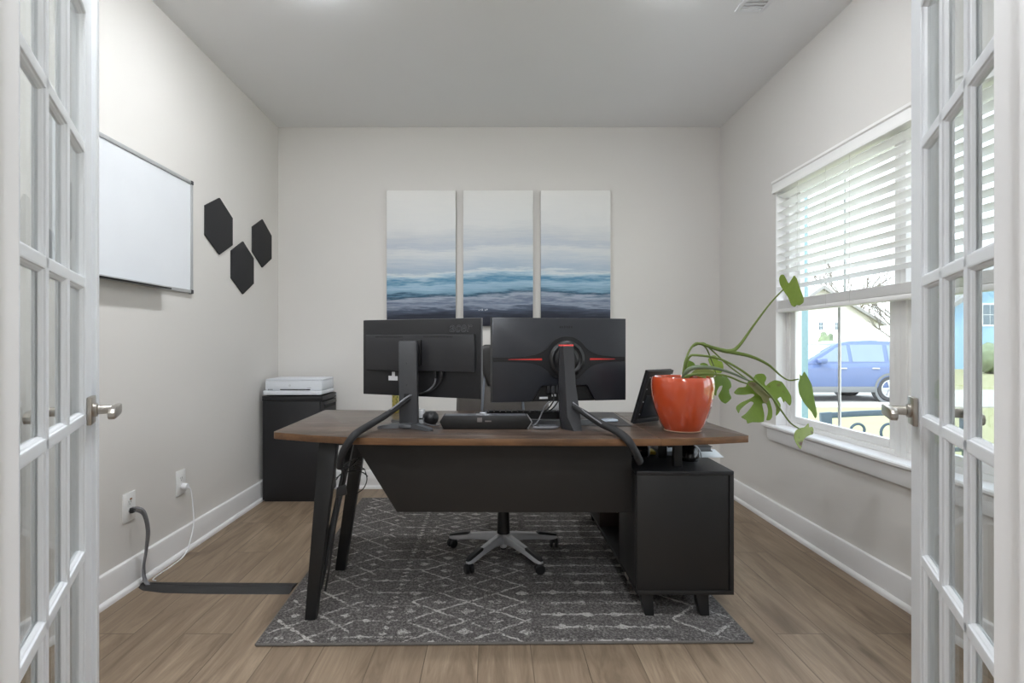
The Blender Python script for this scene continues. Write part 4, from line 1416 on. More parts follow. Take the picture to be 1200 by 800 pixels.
def leaf_mesh(poly, D, gx=0.0, gy=0.0, cup=0.03, mid=None):
    """leaf blade from an outline; gx, gy tilt it in depth (metres per metre), cup bends its two halves"""
    from mathutils.geometry import delaunay_2d_cdt
    n = len(poly)
    sm = []
    for i in range(n):
        p0, p1, p2, p3 = (Vector(poly[(i + k) % n]) for k in (-1, 0, 1, 2))
        for k in range(3):
            u = k / 3
            tight = 0.6
            m1, m2 = (p2 - p0) * 0.5 * tight, (p3 - p1) * 0.5 * tight
            h00, h10, h01, h11 = 2 * u ** 3 - 3 * u * u + 1, u ** 3 - 2 * u * u + u, -2 * u ** 3 + 3 * u * u, u ** 3 - u * u
            sm.append(p1 * h00 + m1 * h10 + p2 * h01 + m2 * h11)
    nn = len(sm)
    def inside(x, y):
        r = False
        for i in range(nn):
            q0, q1 = sm[i], sm[i - 1]
            if (q0.y > y) != (q1.y > y) and x < (q1.x - q0.x) * (y - q0.y) / (q1.y - q0.y) + q0.x:
                r = not r
        return r
    inner = []
    xs, ys = [p.x for p in sm], [p.y for p in sm]
    gy_ = min(ys)
    while gy_ < max(ys):
        gx_ = min(xs)
        while gx_ < max(xs):
            if inside(gx_, gy_) and min((Vector((gx_, gy_)) - p).length for p in sm) > 0.8:
                inner.append(Vector((gx_, gy_)))
            gx_ += 2.2
        gy_ += 2.2
    res = delaunay_2d_cdt(sm + inner, [], [list(range(nn))], 1, 1e-4)
    bmx = bmesh.new()
    bv = [bmx.verts.new(P(p.x, p.y, D)) for p in res[0]]
    for f in res[2]:
        try:
            bmx.faces.new([bv[i] for i in f])
        except ValueError:
            pass
    bmesh.ops.delete(bmx, geom=[v for v in bmx.verts if not v.link_faces], context='VERTS')
    pts = [P(x, y, D) for x, y in poly]
    c = sum(pts, Vector()) / len(pts)
    if mid is None:
        a, b = pts[0], c
    else:
        a, b = P(*mid[0], D), P(*mid[1], D)
    ax = (b - a).normalized()
    L = max((p - a).length for p in pts)
    for v in bmx.verts:
        r = v.co - c
        q = v.co - a
        al = q.dot(ax)
        pr = (q - ax * al).length
        dy = gx * r.x + gy * r.z + cup * (pr / (0.35 * L)) ** 2 * 0.35 * L + 0.25 * cup * math.sin(al / L * 3.0) * L
        # slide along the view ray so the outline stays true
        k = (v.co.y + dy) / v.co.y
        v.co = Vector((v.co.x * k, v.co.y * k, CAMZ + (v.co.z - CAMZ) * k))
    bmesh.ops.recalc_face_normals(bmx, faces=bmx.faces[:])
    geo = bmesh.ops.extrude_face_region(bmx, geom=bmx.faces[:])
    for v in [g for g in geo['geom'] if isinstance(g, bmesh.types.BMVert)]:
        v.co.y += 0.0012
    bmesh.ops.recalc_face_normals(bmx, faces=bmx.faces[:])
    me = bpy.data.meshes.new('leaf')
    bmx.to_mesh(me)
    bmx.free()
    return me


def c8(l):
    return [(800 + a / 6.67, 390 + b / 6.67) for a, b in l]


def c5(l):
    return [(720 + a / 3.077, 300 + b / 3.077) for a, b in l]


def stem(pts, rad, mat):
    m = MB(); m.tube([P(*p) for p in pts], [q * 1.12 for q in rad], 10, 6)
    return obj('stem', m, mat, pl)


def leaf(st, me, mat, label=None):
    o = obj('leaf', me, mat, st, sharp=70)
    if label:
        o['label'] = label
    return o


zb = 2.118
s1 = stem([(800, 444, zb), (801, 434, zb - .005), (804, 420, zb), (811, 406, zb + .01), (820, 402.5, zb + .01), (838, 408, zb + .02), (855, 411.5, zb + .03), (866, 405, zb + .03), (884, 380, zb + .02), (903, 355, zb), (920, 337, zb - .01)],
          [.004, .004, .0035, .004, .005, .007, .0085, .006, .0038, .003, .0025], M_stem)
leaf(s1, leaf_mesh(c5([(628, 98), (612, 68), (600, 68), (594, 82), (598, 104), (610, 124), (626, 148), (638, 176), (650, 183), (658, 176), (668, 177), (681, 168), (683, 152), (670, 118), (658, 82), (648, 70), (640, 82)]),
                   zb - .01, 0.5, -0.5, 0.06, ((924, 332), (932, 356))), LG)
s2 = stem([(838, 408, zb + .02), (855, 412, zb + .03), (880, 417.5, zb + .03), (900, 427, zb + .02), (915, 440, zb + .01), (925, 445.5, zb), (936, 444, zb)],
          [.006, .0075, .006, .0045, .003, .0026, .0022], M_stem)
leaf(s2, leaf_mesh(c5([(668, 443), (668, 425), (676, 432), (685, 416), (700, 440), (712, 465), (720, 510), (731, 568), (725, 585), (710, 560), (686, 532), (667, 497), (663, 460)]),
                   zb, 0.9, -0.3, 0.05, ((940, 438), (954, 486))), LD)
s3 = stem([(802, 443, zb - .02), (804, 428, zb - .04), (808, 418, zb - .05), (816, 416, zb - .06), (845, 421, zb - .07), (875, 438, zb - .08), (900, 460, zb - .08), (915, 480, zb - .08), (926, 495, zb - .08), (938, 503, zb - .08)],
          [.005, .0045, .0042, .0042, .004, .0038, .0035, .003, .0026, .002], M_stem)
leaf(s3, leaf_mesh(c8([(905, 748), (935, 740), (955, 735), (975, 712), (985, 708), (990, 735), (1015, 735), (1024, 760), (1018, 790), (990, 800), (965, 815), (945, 835), (925, 905), (905, 890), (880, 850), (870, 810), (880, 770)]),
                   zb - .08, 0.4, 0.3, 0.08, ((935, 503), (940, 526))), LY, 'small yellowing leaf with curled brown edges')
s4 = stem([(800, 445, zb - .04), (804, 436, zb - .06), (814, 430.5, zb - .07), (835, 431, zb - .08), (855, 436, zb - .07), (878, 446, zb - .05)],
          [.006, .008, .0085, .006, .0045, .003], M_stem2)
big_leaf = [(520, 372), (500, 405), (490, 422), (440, 426), (412, 450), (402, 468), (425, 482), (480, 484), (545, 476), (562, 488),
            (530, 512), (462, 542), (424, 570), (418, 592), (438, 628), (450, 600), (490, 562), (530, 536), (556, 546),
            (532, 586), (494, 630), (457, 658), (498, 682), (506, 707), (545, 698), (600, 699), (634, 690), (638, 640), (630, 598), (622, 552),
            (654, 554), (668, 600), (664, 640), (655, 682), (682, 681), (700, 655), (700, 600), (686, 548), (674, 512), (698, 512), (730, 585), (730, 648),
            (760, 612), (766, 560), (742, 516), (768, 500), (790, 545), (800, 530), (836, 568), (850, 545), (848, 492), (812, 432), (775, 382),
            (722, 369), (680, 388), (652, 412), (640, 392), (655, 352), (636, 322), (600, 318), (566, 330), (588, 372)]
leaf(s4, leaf_mesh(c8(big_leaf), zb - .05, -0.15, 0.25, 0.05, ((879, 448), (893, 490))), LB, 'largest split leaf with brown dried patches')
s5 = stem([(801, 445, zb - .05), (806, 440, zb - .07), (825, 438, zb - .08), (850, 440, zb - .08), (868, 447, zb - .07), (878, 450, zb - .065)],
          [.005, .0048, .0042, .0038, .003, .002], M_stem)
leaf(s5, leaf_mesh(c8([(528, 385), (548, 380), (600, 405), (650, 440), (684, 480), (676, 515), (655, 552), (630, 540), (612, 498), (570, 466), (540, 430), (512, 402)]),
                   zb - .075, 0.2, 0.3, 0.06, ((879, 448), (900, 470))), leaf_mat('drying_olive_leaf', (136, 138, 84), (118, 112, 62), 0.06), 'folded drying olive leaf')
s6 = stem([(811, 406, zb + .01), (817, 401.5, zb + .03), (827, 407, zb + .05), (833, 420, zb + .06), (837, 430, zb + .06), (840, 441, zb + .06)], [.003, .003, .0028, .0026, .0024, .002], M_stem)
leaf(s6, leaf_mesh(c8([(262, 338), (285, 328), (310, 340), (345, 345), (376, 380), (381, 420), (364, 442), (366, 470), (381, 510), (336, 552), (300, 532), (279, 490), (304, 444), (312, 412), (288, 418), (268, 455), (262, 492), (240, 470), (234, 420), (238, 352)]),
                   zb + .06, 0.3, 0.2, 0.05, ((842, 441), (848, 470))), LD)
s7 = stem([(811, 406, zb + .01), (824, 402, zb + .02), (834, 410, zb + .03), (848, 423, zb + .03), (860, 433, zb + .02), (878, 446, zb)], [.0035, .0035, .003, .003, .0028, .002], M_stem)
leaf(s7, leaf_mesh(c8([(560, 340), (590, 322), (622, 318), (648, 335), (652, 365), (636, 392), (618, 396), (600, 380), (575, 372), (552, 372)]), zb + .01, 0.2, 0.3, 0.06, ((880, 447), (897, 440))), LB)
s8 = stem([(802, 444, zb + .04), (815, 436, zb + .07), (828, 432, zb + .09), (836, 428, zb + .10)], [.004, .0038, .003, .002], M_stem)
leaf(s8, leaf_mesh(c8([(245, 300), (215, 250), (200, 205), (228, 176), (262, 180), (276, 214), (308, 225), (320, 270), (302, 312), (265, 312)]), zb + .10, -0.2, 0.3, 0.05, ((838, 434), (840, 418))), LG)
s9 = stem([(799, 445, zb + .05), (802, 436, zb + .07), (806, 430, zb + .08)], [.004, .0035, .002], M_stem)
leaf(s9, leaf_mesh(c8([(12, 262), (10, 225), (38, 211), (82, 228), (97, 250), (70, 268), (38, 272)]), zb + .08, 0.2, 0.2, 0.05, ((802, 430), (814, 426))), LD)
s10 = stem([(803, 444, zb + .02), (808, 441, zb + .03), (814, 438, zb + .03)], [.004, .0035, .002], M_stem)
leaf(s10, leaf_mesh(c8([(72, 315), (90, 292), (140, 279), (200, 284), (238, 292), (252, 315), (238, 350), (215, 366), (150, 346), (95, 332)]), zb + .03, 0.1, 0.5, 0.05, ((812, 437), (836, 440))), LO)
s11 = stem([(804, 443, zb + .07), (815, 434, zb + .09), (822, 428, zb + .1)], [.003, .003, .002], M_stem)
leaf(s11, leaf_mesh(c8([(138, 250), (140, 238), (168, 233), (192, 242), (200, 256), (168, 262)]), zb + .10, 0.1, 0.3, 0.05, ((821, 427), (829, 427))), LD)

# ------------------------------------------------------------------ whiteboard
M_board = plain('whiteboard_surface', (232, 235, 240), 0.22, var=0.02, scale=3)
M_alu = plain('brushed_aluminium', (184, 185, 187), 0.4, 0.25, var=0.04)
wy0, wy1, wz0, wz1 = 1.893, 2.808, 1.367, 1.970
wbd = thing('whiteboard', 'aluminium framed whiteboard with a pen tray on the side wall', 'whiteboard', (XL, 2.35, wz0))
m = MB(); m.box((XL + 0.0004, wy0 + 0.004, wz0 + 0.004), (XL + 0.010, wy1 - 0.004, wz1 - 0.004))
obj('writing_surface', m, M_board, wbd)
m = MB()
for a, b in (((wy0, wz0), (wy1, wz0 + 0.018)), ((wy0, wz1 - 0.018), (wy1, wz1)), ((wy0, wz0 + 0.018), (wy0 + 0.018, wz1 - 0.018)), ((wy1 - 0.018, wz0 + 0.018), (wy1, wz1 - 0.018))):
    m.box((XL + 0.0004, a[0], a[1]), (XL + 0.016, b[0], b[1]), 0.002)
obj('frame', m, M_alu, wbd)
for y in (wy0, wy1):
    for z in (wz0, wz1):
        m = MB()
        sy, sz = (1 if y == wy0 else -1), (1 if z == wz0 else -1)
        ya, yb_ = sorted((y - sy * 0.002, y + sy * 0.020))
        za, zb_ = sorted((z - sz * 0.002, z + sz * 0.020))
        m.box((XL + 0.0004, ya, za), (XL + 0.019, yb_, zb_), 0.004)
        obj('corner_cap', m, plain('dark_corner_cap', (58, 58, 60), 0.5), wbd)
m = MB()
m.prism([(XL + 0.015, wz0 + 0.004), (XL + 0.058, wz0 - 0.004), (XL + 0.060, wz0 + 0.004), (XL + 0.056, wz0 + 0.001), (XL + 0.016, wz0 + 0.010)], lambda u, v, d: (u, d, v), 2.00, 2.55, 0.001)
obj('pen_tray', m, M_black, wbd)

# ------------------------------------------------------------------ felt hexagon panels
M_felt = plain('black_felt', (46, 46, 48), 0.95, var=0.16, scale=300, bump=0.4)


def hexagon(yc, zc, w, h, label):
    t = thing('hexagon_panel', label, 'wall panel', (XL, yc, zc), group='felt hexagon panels')
    m = MB()
    pts = [(0, h / 2), (w / 2, h / 4), (w / 2, -h / 4), (0, -h / 2), (-w / 2, -h / 4), (-w / 2, h / 4)]
    m.prism([(yc + a, zc + b) for a, b in pts], lambda u, v, d: (d, u, v), XL + 0.0004, XL + 0.010, 0.001)
    obj('felt_face', m, M_felt, t)
    return t


hexagon(3.094, 1.795, 0.307, 0.337, 'black felt hexagon nearest the whiteboard, topmost of three')
hexagon(3.384, 1.590, 0.300, 0.343, 'lowest black felt hexagon of the three on the wall')
hexagon(3.668, 1.803, 0.300, 0.339, 'black felt hexagon nearest the corner of the room')

# ------------------------------------------------------------------ three canvases
M_art = art_mat()
M_side = plain('canvas_side', (206, 205, 202), 0.8)
for x0, x1, lab in ((-0.803, -0.282, 'blue seascape canvas nearest the whiteboard side, first of three'),
                    (-0.226, 0.300, 'blue seascape canvas in the middle of the three'),
                    (0.357, 0.883, 'blue seascape canvas nearest the window side, last of three')):
    t = thing('canvas', lab, 'wall art', ((x0 + x1) / 2, YB, 1.228), group='seascape canvas triptych')
    m = MB(); m.box((x0, YB - 0.036, 1.228), (x1, YB - 0.0004, 2.250), 0.002)
    o = obj('painted_face', m, [M_art, M_side], t)
    for p in o.data.polygons:
        p.material_index = 0 if p.normal.y < -0.9 else 1
    if x0 < 0 < x1:
        m = MB()
        for k in range(6):
            u = -0.110 + k * 0.012
            m.box((u, YB - 0.0368, 1.345 + 0.004 * (k % 2)), (u + 0.007, YB - 0.0358, 1.350 + 0.004 * (k % 3)))
        obj('signature', m, plain('white_paint_marks', (214, 218, 226), 0.7), t)

# ------------------------------------------------------------------ file cabinet and printer
M_file = plain('black_steel_cabinet', (27, 27, 30), 0.5, var=0.06, scale=9)
fx0, fx1, fy0, fy1, fz = -1.600, -1.183, 3.610, 3.925, 0.733
fc = thing('file_cabinet', 'black steel two-drawer file cabinet standing in the corner', 'file cabinet', ((fx0 + fx1) / 2, 3.77, 0))
m = MB()
m.box((fx0, fy0, 0.012), (fx1 - 0.02, fy1, fz - 0.036), 0.003)
obj('body', m, M_file, fc)
m = MB(); m.box((fx0 - 0.003, fy0 - 0.003, fz - 0.035), (fx1, fy1 + 0.002, fz), 0.004)
obj('top', m, M_file, fc)
m = MB(); m.box((fx0 + 0.01, fy0 + 0.01, 0.0), (fx1 - 0.03, fy1 - 0.01, 0.0118))
obj('plinth', m, M_file, fc)
for za, zb2 in ((0.02, 0.352), (0.358, 0.692)):
    m = MB(); m.box((fx1 - 0.0196, fy0 + 0.006, za), (fx1, fy1 - 0.006, zb2), 0.003)
    d = obj('drawer', m, M_file, fc)
    m = MB(); m.box((fx1 - 0.006, fy0 + 0.03, zb2 - 0.052), (fx1 + 0.0006, fy1 - 0.03, zb2 - 0.024), 0.0004)
    obj('recess', m, M_hole, d)
    m = MB(); m.box((fx1 - 0.001, fy0 + 0.028, zb2 - 0.026), (fx1 + 0.010, fy1 - 0.028, zb2 - 0.018), 0.002)
    obj('handle', m, M_dark, d)
m = MB(); m.lathe([(0.0, 0.0), (0.008, 0), (0.008, 0.004), (0.0, 0.005)], 14, (fx1, fy1 - 0.02, fz - 0.016), Matrix.Rotation(PI / 2, 4, 'Y'))
obj('lock', m, M_silver, fc)

M_print = plain('cool_white_printer_shell', (226, 230, 236), 0.38, var=0.01)
px0, px1, py0, py1 = -1.588, -1.190, 3.622, 3.885
pr = thing('printer', 'white flatbed printer on top of the black file cabinet', 'printer', (-1.39, 3.75, fz))
m = MB(); m.prism([(px0 - 0.014, py0 + 0.05), (px0 - 0.014, py0 - 0.004), (px0 + 0.002, py0 - 0.022), (px1 - 0.022, py0 - 0.022), (px1 - 0.004, py0 - 0.004), (px1, py0 + 0.05), (px1, py1), (px0, py1)],
                  lambda u, v, d: (u, v, d), fz + 0.008, fz + 0.038, 0.006)
obj('base_tray', m, M_print, pr)
m = MB(); m.box((px0, py0, fz + 0.0395), (px1, py1, fz + 0.105), 0.008)
obj('body', m, M_print, pr)
m = MB(); m.box((px0 + 0.002, py0 + 0.002, fz + 0.106), (px1 - 0.002, py1 - 0.002, fz + 0.118), 0.005)
obj('scanner_lid', m, M_print, pr)
m = MB(); m.box((px0 + 0.105, py0 - 0.0012, fz + 0.0395), (px0 + 0.315, py0 + 0.004, fz + 0.0475))
obj('paper_slot', m, M_hole, pr)
m = MB(); m.box((px0 + 0.055, py0 - 0.018, fz + 0.0384), (px0 + 0.29, py0 - 0.002, fz + 0.0410), 0.001)
obj('output_flap', m, plain('pale_grey_flap', (196, 200, 206), 0.4), pr)
m = MB()
for k in range(3):
    m.box((px0 + 0.022 + k * 0.012, py0 - 0.0008, fz + 0.041), (px0 + 0.027 + k * 0.012, py0 + 0.003, fz + 0.048))
obj('buttons', m, M_dark, pr)
m = MB(); m.lathe([(0.0, 0.0), (0.0085, 0.0), (0.0085, 0.0006), (0.0, 0.0008)], 24, (px0 + 0.172, py0, fz + 0.072), Matrix.Rotation(PI / 2, 4, 'X'))
obj('round_emblem', m, plain('faint_grey_emblem', (206, 209, 214), 0.4), pr)
m = MB(); m.box((px0 + 0.292, py0 - 0.0006, fz + 0.0555), (px0 + 0.320, py0 + 0.002, fz + 0.0585))
obj('marking', m, plain('faint_grey_marking', (160, 163, 168), 0.5), pr)
for x in (px0 + 0.03, px1 - 0.03):
    for y in (py0 + 0.03, py1 - 0.03):
        m = MB(); m.lathe([(0.0, 0.0), (0.012, 0.0), (0.012, 0.0085), (0.0, 0.0085)], 16, (x, y, fz + 0.0003))
        obj('foot', m, M_black, pr)

# ------------------------------------------------------------------ office chair
M_leather = plain('black_bonded_leather', (40, 38, 37), 0.42, var=0.1, scale=30, bump=0.15)
M_leather_lit = plain('leather_greyed_by_light', (84, 79, 75), 0.5, var=0.1, scale=22, bump=0.15)  # light greying the dark leather is put into this colour
M_csilver = plain('silver_painted_plastic', (190, 191, 194), 0.35, 0.35, var=0.02)
M_bluegrey = plain('blue_grey_piping', (112, 117, 126), 0.4, 0.2)
hx, hy = 0.053, 2.690
chair = thing('office_chair', 'black office chair on a silver five-star base behind the desk', 'office chair', (hx, hy, RT))
for a in (90, 18, -54, -126, 162):
    ca, sa = math.cos(math.radians(a)), math.sin(math.radians(a))
    dv, sv = Vector((ca, sa, 0)), Vector((-sa, ca, 0))
    c = Vector((hx, hy, 0))
    rings = []
    for r, w, z0, z1 in ((0.028, 0.024, 0.078, 0.122), (0.10, 0.021, 0.080, 0.114), (0.19, 0.019, 0.072, 0.100), (0.262, 0.018, 0.060, 0.086), (0.290, 0.015, 0.060, 0.080), (0.300, 0.009, 0.062, 0.076)):
        rings.append([c + dv * r - sv * w + Vector((0, 0, z0)), c + dv * r + sv * w + Vector((0, 0, z0)), c + dv * r + sv * w * 0.72 + Vector((0, 0, z1)), c + dv * r - sv * w * 0.72 + Vector((0, 0, z1))])
    m = MB(); m.loft(rings)
    bmesh.ops.bevel(m.b, geom=[e for e in m.b.edges], offset=0.003, segments=2, profile=0.5, affect='EDGES')
    arm = obj('base_arm', m, M_csilver, chair)
    rings = []
    for r, w, z0, z1 in ((0.185, 0.013, 0.098, 0.1035), (0.20, 0.0165, 0.095, 0.108), (0.262, 0.0165, 0.083, 0.094), (0.290, 0.013, 0.076, 0.087), (0.300, 0.008, 0.074, 0.080)):
        rings.append([c + dv * r - sv * w + Vector((0, 0, z0)), c + dv * r + sv * w + Vector((0, 0, z0)), c + dv * r + sv * w * 0.7 + Vector((0, 0, z1)), c + dv * r - sv * w * 0.7 + Vector((0, 0, z1))])
    m = MB(); m.loft(rings)
    obj('foot_pad', m, M_black, arm)
    cp = c + dv * 0.285
    ax = Matrix.Rotation(math.radians(a + 60), 4, 'Z') @ Matrix.Rotation(PI / 2, 4, 'X')
    m = MB()
    for k in (-1, 1):
        off = (Matrix.Rotation(math.radians(a + 60), 4, 'Z') @ Vector((0, k * 0.013, 0)))
        m.lathe([(0.0, -0.008), (0.019, -0.008), (0.0235, -0.004), (0.0235, 0.004), (0.019, 0.008), (0.0, 0.008)], 24, (cp.x + off.x, cp.y + off.y, RT + 0.0238), ax)
    m.box((cp.x - 0.008, cp.y - 0.008, RT + 0.026), (cp.x + 0.008, cp.y + 0.008, 0.064), 0.002)
    obj('caster', m, M_black, chair)
m = MB(); m.lathe([(0.0, 0.046), (0.014, 0.046), (0.018, 0.05), (0.018, 0.066), (0.036, 0.067), (0.036, 0.118), (0.030, 0.126), (0.0, 0.126)], 28, (hx, hy, 0))
obj('base_hub', m, M_csilver, chair)
m = MB(); m.lathe([(0.0, 0.120), (0.033, 0.120), (0.031, 0.20), (0.0295, 0.235), (0.026, 0.238), (0.026, 0.33), (0.020, 0.331), (0.020, 0.42), (0.0, 0.42)], 28, (hx, hy, 0))
obj('gas_column', m, M_black, chair)
m = MB(); m.lathe([(0.0, 0.040), (0.014, 0.0385), (0.015, 0.046), (0.0, 0.047)], 20, (hx, hy, 0))
obj('hub_cap', m, M_black, chair)
m = MB(); m.box((hx - 0.11, hy - 0.12, 0.415), (hx + 0.11, hy + 0.13, 0.455), 0.008)
obj('tilt_mechanism', m, M_black, chair)
def cushion(w, d, h, c, n=10, tilt=0.0):
    rings = []
    for k in range(n + 1):
        t = -1 + 2 * k / n
        s = (1 - abs(t) ** 3.2) ** 0.28 if abs(t) < 1 else 0.55
        s = max(s, 0.55)
        rings.append([Vector((c[0] + math.copysign(abs(math.cos(q)) ** 0.42, math.cos(q)) * w / 2 * s, c[1] + math.copysign(abs(math.sin(q)) ** 0.42, math.sin(q)) * d / 2 * s, c[2] + t * h / 2)) for q in [2 * PI * (i + 0.5) / 40 for i in range(40)]])
    mm = MB(); mm.loft(rings)
    return mm
obj('seat', cushion(0.52, 0.50, 0.10, (hx, hy + 0.02, 0.508)), M_leather, chair, sharp=60)
# backrest: lower wide part, shoulders and head bolster, as outlines with thickness
yB = 2.965
def back_part(name, outline, t0, t1, mat, bev=0.02):
    m = MB()
    m.prism([(hx + a, b) for a, b in outline], lambda u, v, d: (u, yB + d + (v - 0.75) * 0.10, v), t0, t1, bev, 4)
    return obj(name, m, mat, chair, sharp=50)
back_part('lower_backrest', [(-0.255, 0.56), (-0.262, 0.70), (-0.258, 0.86), (-0.235, 0.93), (-0.15, 0.945), (0.15, 0.945), (0.235, 0.93), (0.258, 0.86), (0.262, 0.70), (0.255, 0.56)], -0.045, 0.05, M_leather_lit)
for s in (-1, 1):
    back_part('side_piping', [(s * 0.118, 0.60), (s * 0.135, 0.60), (s * 0.105, 0.93), (s * 0.095, 0.93)][::1 if s > 0 else -1], -0.052, -0.04, M_bluegrey, 0.003)
    back_part('side_wing', [(s * 0.135, 0.865), (s * 0.150, 0.94), (s * 0.150, 1.02), (s * 0.128, 1.065), (s * 0.108, 0.95), (s * 0.100, 0.865)][::1 if s > 0 else -1], -0.035, 0.03, M_bluegrey, 0.01)
back_part('head_bolster', [(-0.085, 0.858), (-0.112, 0.93), (-0.138, 1.045), (-0.130, 1.078), (-0.10, 1.092), (0.10, 1.092), (0.130, 1.078), (0.138, 1.045), (0.112, 0.93), (0.085, 0.858)], -0.065, 0.05, M_leather)
for s in (-1, 1):
    m = MB(); m.tube([(hx + s * 0.20, hy + 0.05, 0.47), (hx + s * 0.30, hy + 0.05, 0.49), (hx + s * 0.315, hy + 0.06, 0.58), (hx + s * 0.31, hy + 0.03, 0.655)], 0.016, 14, 6)
    ar = obj('armrest', m, M_csilver, chair)
    m = MB(); m.box((hx + s * 0.31 - 0.04, hy - 0.11, 0.650), (hx + s * 0.31 + 0.04, hy + 0.15, 0.682), 0.012, 3)
    obj('arm_pad', m, M_black, ar)
m = MB(); m.bar((hx, hy + 0.10, 0.44), (hx, yB + 0.045, 0.64), 0.09, 0.02, (0, 0, 1), 0.004)
obj('back_bracket', m, M_black, chair)

# ------------------------------------------------------------------ outlets, plug cords, floor cable ramp
M_plate = plain('white_wall_plate', (238, 238, 237), 0.35, var=0.01)


def outlet(yc, zc, label, dark=False):
    t = thing('wall_outlet', label, 'wall outlet', (XL, yc, zc))
    m = MB(); m.box((XL + 0.0003, yc - 0.040, zc - 0.064), (XL + 0.006, yc + 0.040, zc + 0.064), 0.002)
    obj('cover_plate', m, M_plate, t)
    for k in (-1, 1):
        m = MB(); m.box((XL + 0.0055, yc - 0.017, zc + k * 0.021 - 0.016), (XL + 0.0072, yc + 0.017, zc + k * 0.021 + 0.016), 0.003)
        r = obj('socket', m, M_plate, t)
        m = MB()
        for dy in (-0.006, 0.006):
            m.box((XL + 0.0068, yc + dy - 0.0012, zc + k * 0.021 - 0.002), (XL + 0.0076, yc + dy + 0.0012, zc + k * 0.021 + 0.007))
        m.box((XL + 0.0068, yc - 0.002, zc + k * 0.021 - 0.010), (XL + 0.0076, yc + 0.002, zc + k * 0.021 - 0.006))
        obj('slots', m, M_dark, r)
    return t


o1 = outlet(2.330, 0.368, 'white wall outlet with the thick grey cable plugged in')
m = MB(); m.box((XL + 0.0071, 2.330, 0.398), (XL + 0.0080, 2.344, 0.406), 0.0002)
obj('brown_mark', m, plain('brown_mark', (150, 104, 60), 0.6), o1)
outlet(2.716, 0.374, 'white wall outlet with the small white plug')
gc = thing('grey_power_cable', 'grey double power cable running from the wall outlet to the floor strip', 'power cable', (XL + 0.05, 2.36, 0.0))
m = MB(); m.tube([(XL + 0.0085, 2.335, 0.357), (XL + 0.040, 2.338, 0.360), (XL + 0.065, 2.345, 0.335), (XL + 0.072, 2.36, 0.25), (XL + 0.055, 2.37, 0.16), (XL + 0.045, 2.365, 0.08), (XL + 0.055, 2.355, 0.030), (XL + 0.085, 2.345, 0.008), (XL + 0.13, 2.345, 0.0065)], 0.0062, 12, 8)
obj('cord', m, M_gcable, gc)
m = MB(); m.tube([(XL + 0.0085, 2.335, 0.345), (XL + 0.034, 2.338, 0.347), (XL + 0.056, 2.350, 0.322), (XL + 0.060, 2.366, 0.25), (XL + 0.047, 2.378, 0.16), (XL + 0.042, 2.374, 0.08), (XL + 0.055, 2.366, 0.026), (XL + 0.085, 2.358, 0.0065), (XL + 0.13, 2.356, 0.0065)], 0.005, 12, 8)
obj('cord', m, M_gcable, gc)
m = MB(); m.box((XL + 0.0080, 2.324, 0.340), (XL + 0.024, 2.346, 0.364), 0.003)
obj('plug', m, M_dark, gc)
wc = thing('white_power_cord', 'thin white cord from the small plug down along the baseboard', 'power cord', (XL + 0.05, 2.6, 0.0))
m = MB(); m.lathe([(0.0, 0), (0.015, 0), (0.017, 0.003), (0.017, 0.022), (0.014, 0.028), (0.0, 0.029)], 24, (XL + 0.008, 2.722, 0.352), ry)
obj('plug', m, M_white, wc)
m = MB(); m.tube([(XL + 0.034, 2.722, 0.350), (XL + 0.045, 2.735, 0.33), (XL + 0.050, 2.745, 0.25), (XL + 0.060, 2.735, 0.15), (XL + 0.062, 2.70, 0.075), (XL + 0.058, 2.66, 0.020), (XL + 0.050, 2.58, 0.004), (XL + 0.048, 2.48, 0.0036), (XL + 0.052, 2.42, 0.0036), (XL + 0.075, 2.405, 0.0036)], 0.0030, 8, 8)
obj('cord', m, M_white, wc)

M_rubber = plain('black_rubber', (44, 43, 43), 0.65, var=0.08, scale=50)
rp = thing('floor_cable_cover', 'black rubber cable cover strip running from the wall to the rug', 'cable cover', (-1.2, 2.34, 0))
prof = [(-0.054, 0.0), (-0.050, 0.002), (-0.018, 0.011), (0.018, 0.011), (0.050, 0.002), (0.054, 0.0)]
stops = [(-1.596, 2.368, 0.5, 1.0), (-1.56, 2.356, 0.75, 1.2), (-1.45, 2.343, 0.95, 1.05), (-1.25, 2.337, 1.0, 1.0), (-1.05, 2.335, 1.0, 1.0), (-0.895, 2.334, 1.0, 0.95)]
m = MB()
m.loft([[Vector((x, y + a * w, 0.0004 + b * h)) for a, b in prof] for x, y, w, h in stops])
obj('ramp', m, M_rubber, rp)
m = MB(); m.tube([(-1.545, 2.356, 0.0138), (-1.30, 2.338, 0.0118), (-0.90, 2.334, 0.0112)], 0.0012, 6, 6)
obj('centre_ridge', m, M_rubber, rp)
# ------------------------------------------------------------------ outside
GZ = -0.54
def ground_mat(name, c1, c2, scale):
    t = NT(name)
    v = t.pos()
    n = t.noise(v, scale, 4, 0.7)
    t.base(t.mix(n, c1, c2), 0.95, 0, 0.1)
    return t.m
M_lawn = ground_mat('dry_lawn', (152, 150, 110), (172, 168, 132), 3.0)
M_conc = ground_mat('pale_concrete', (176, 172, 164), (190, 186, 178), 1.2)
m = MB(); m.box((XR + WT + 0.3, -6, GZ - 0.2), (90, 90, GZ))
struct('ground_lawn', m, M_lawn, 'dry sunlit lawn outside the window', 'lawn')
m = MB(); m.box((4.5, 13.2, GZ + 0.001), (90, 18.0, GZ + 0.03))
struct('road', m, M_conc, 'pale concrete drive the blue car stands on', 'road')
m = MB(); m.box((22, -6, GZ + 0.001), (24.0, 13.2, GZ + 0.02))
struct('sidewalk', m, M_conc, 'pale concrete path crossing the lawn', 'path')
m = MB(); m.box((XR + WT, YF - WT, GZ - 0.2), (XR + WT + 0.02, YB + WT, ZC + 0.1))
m.b.free()
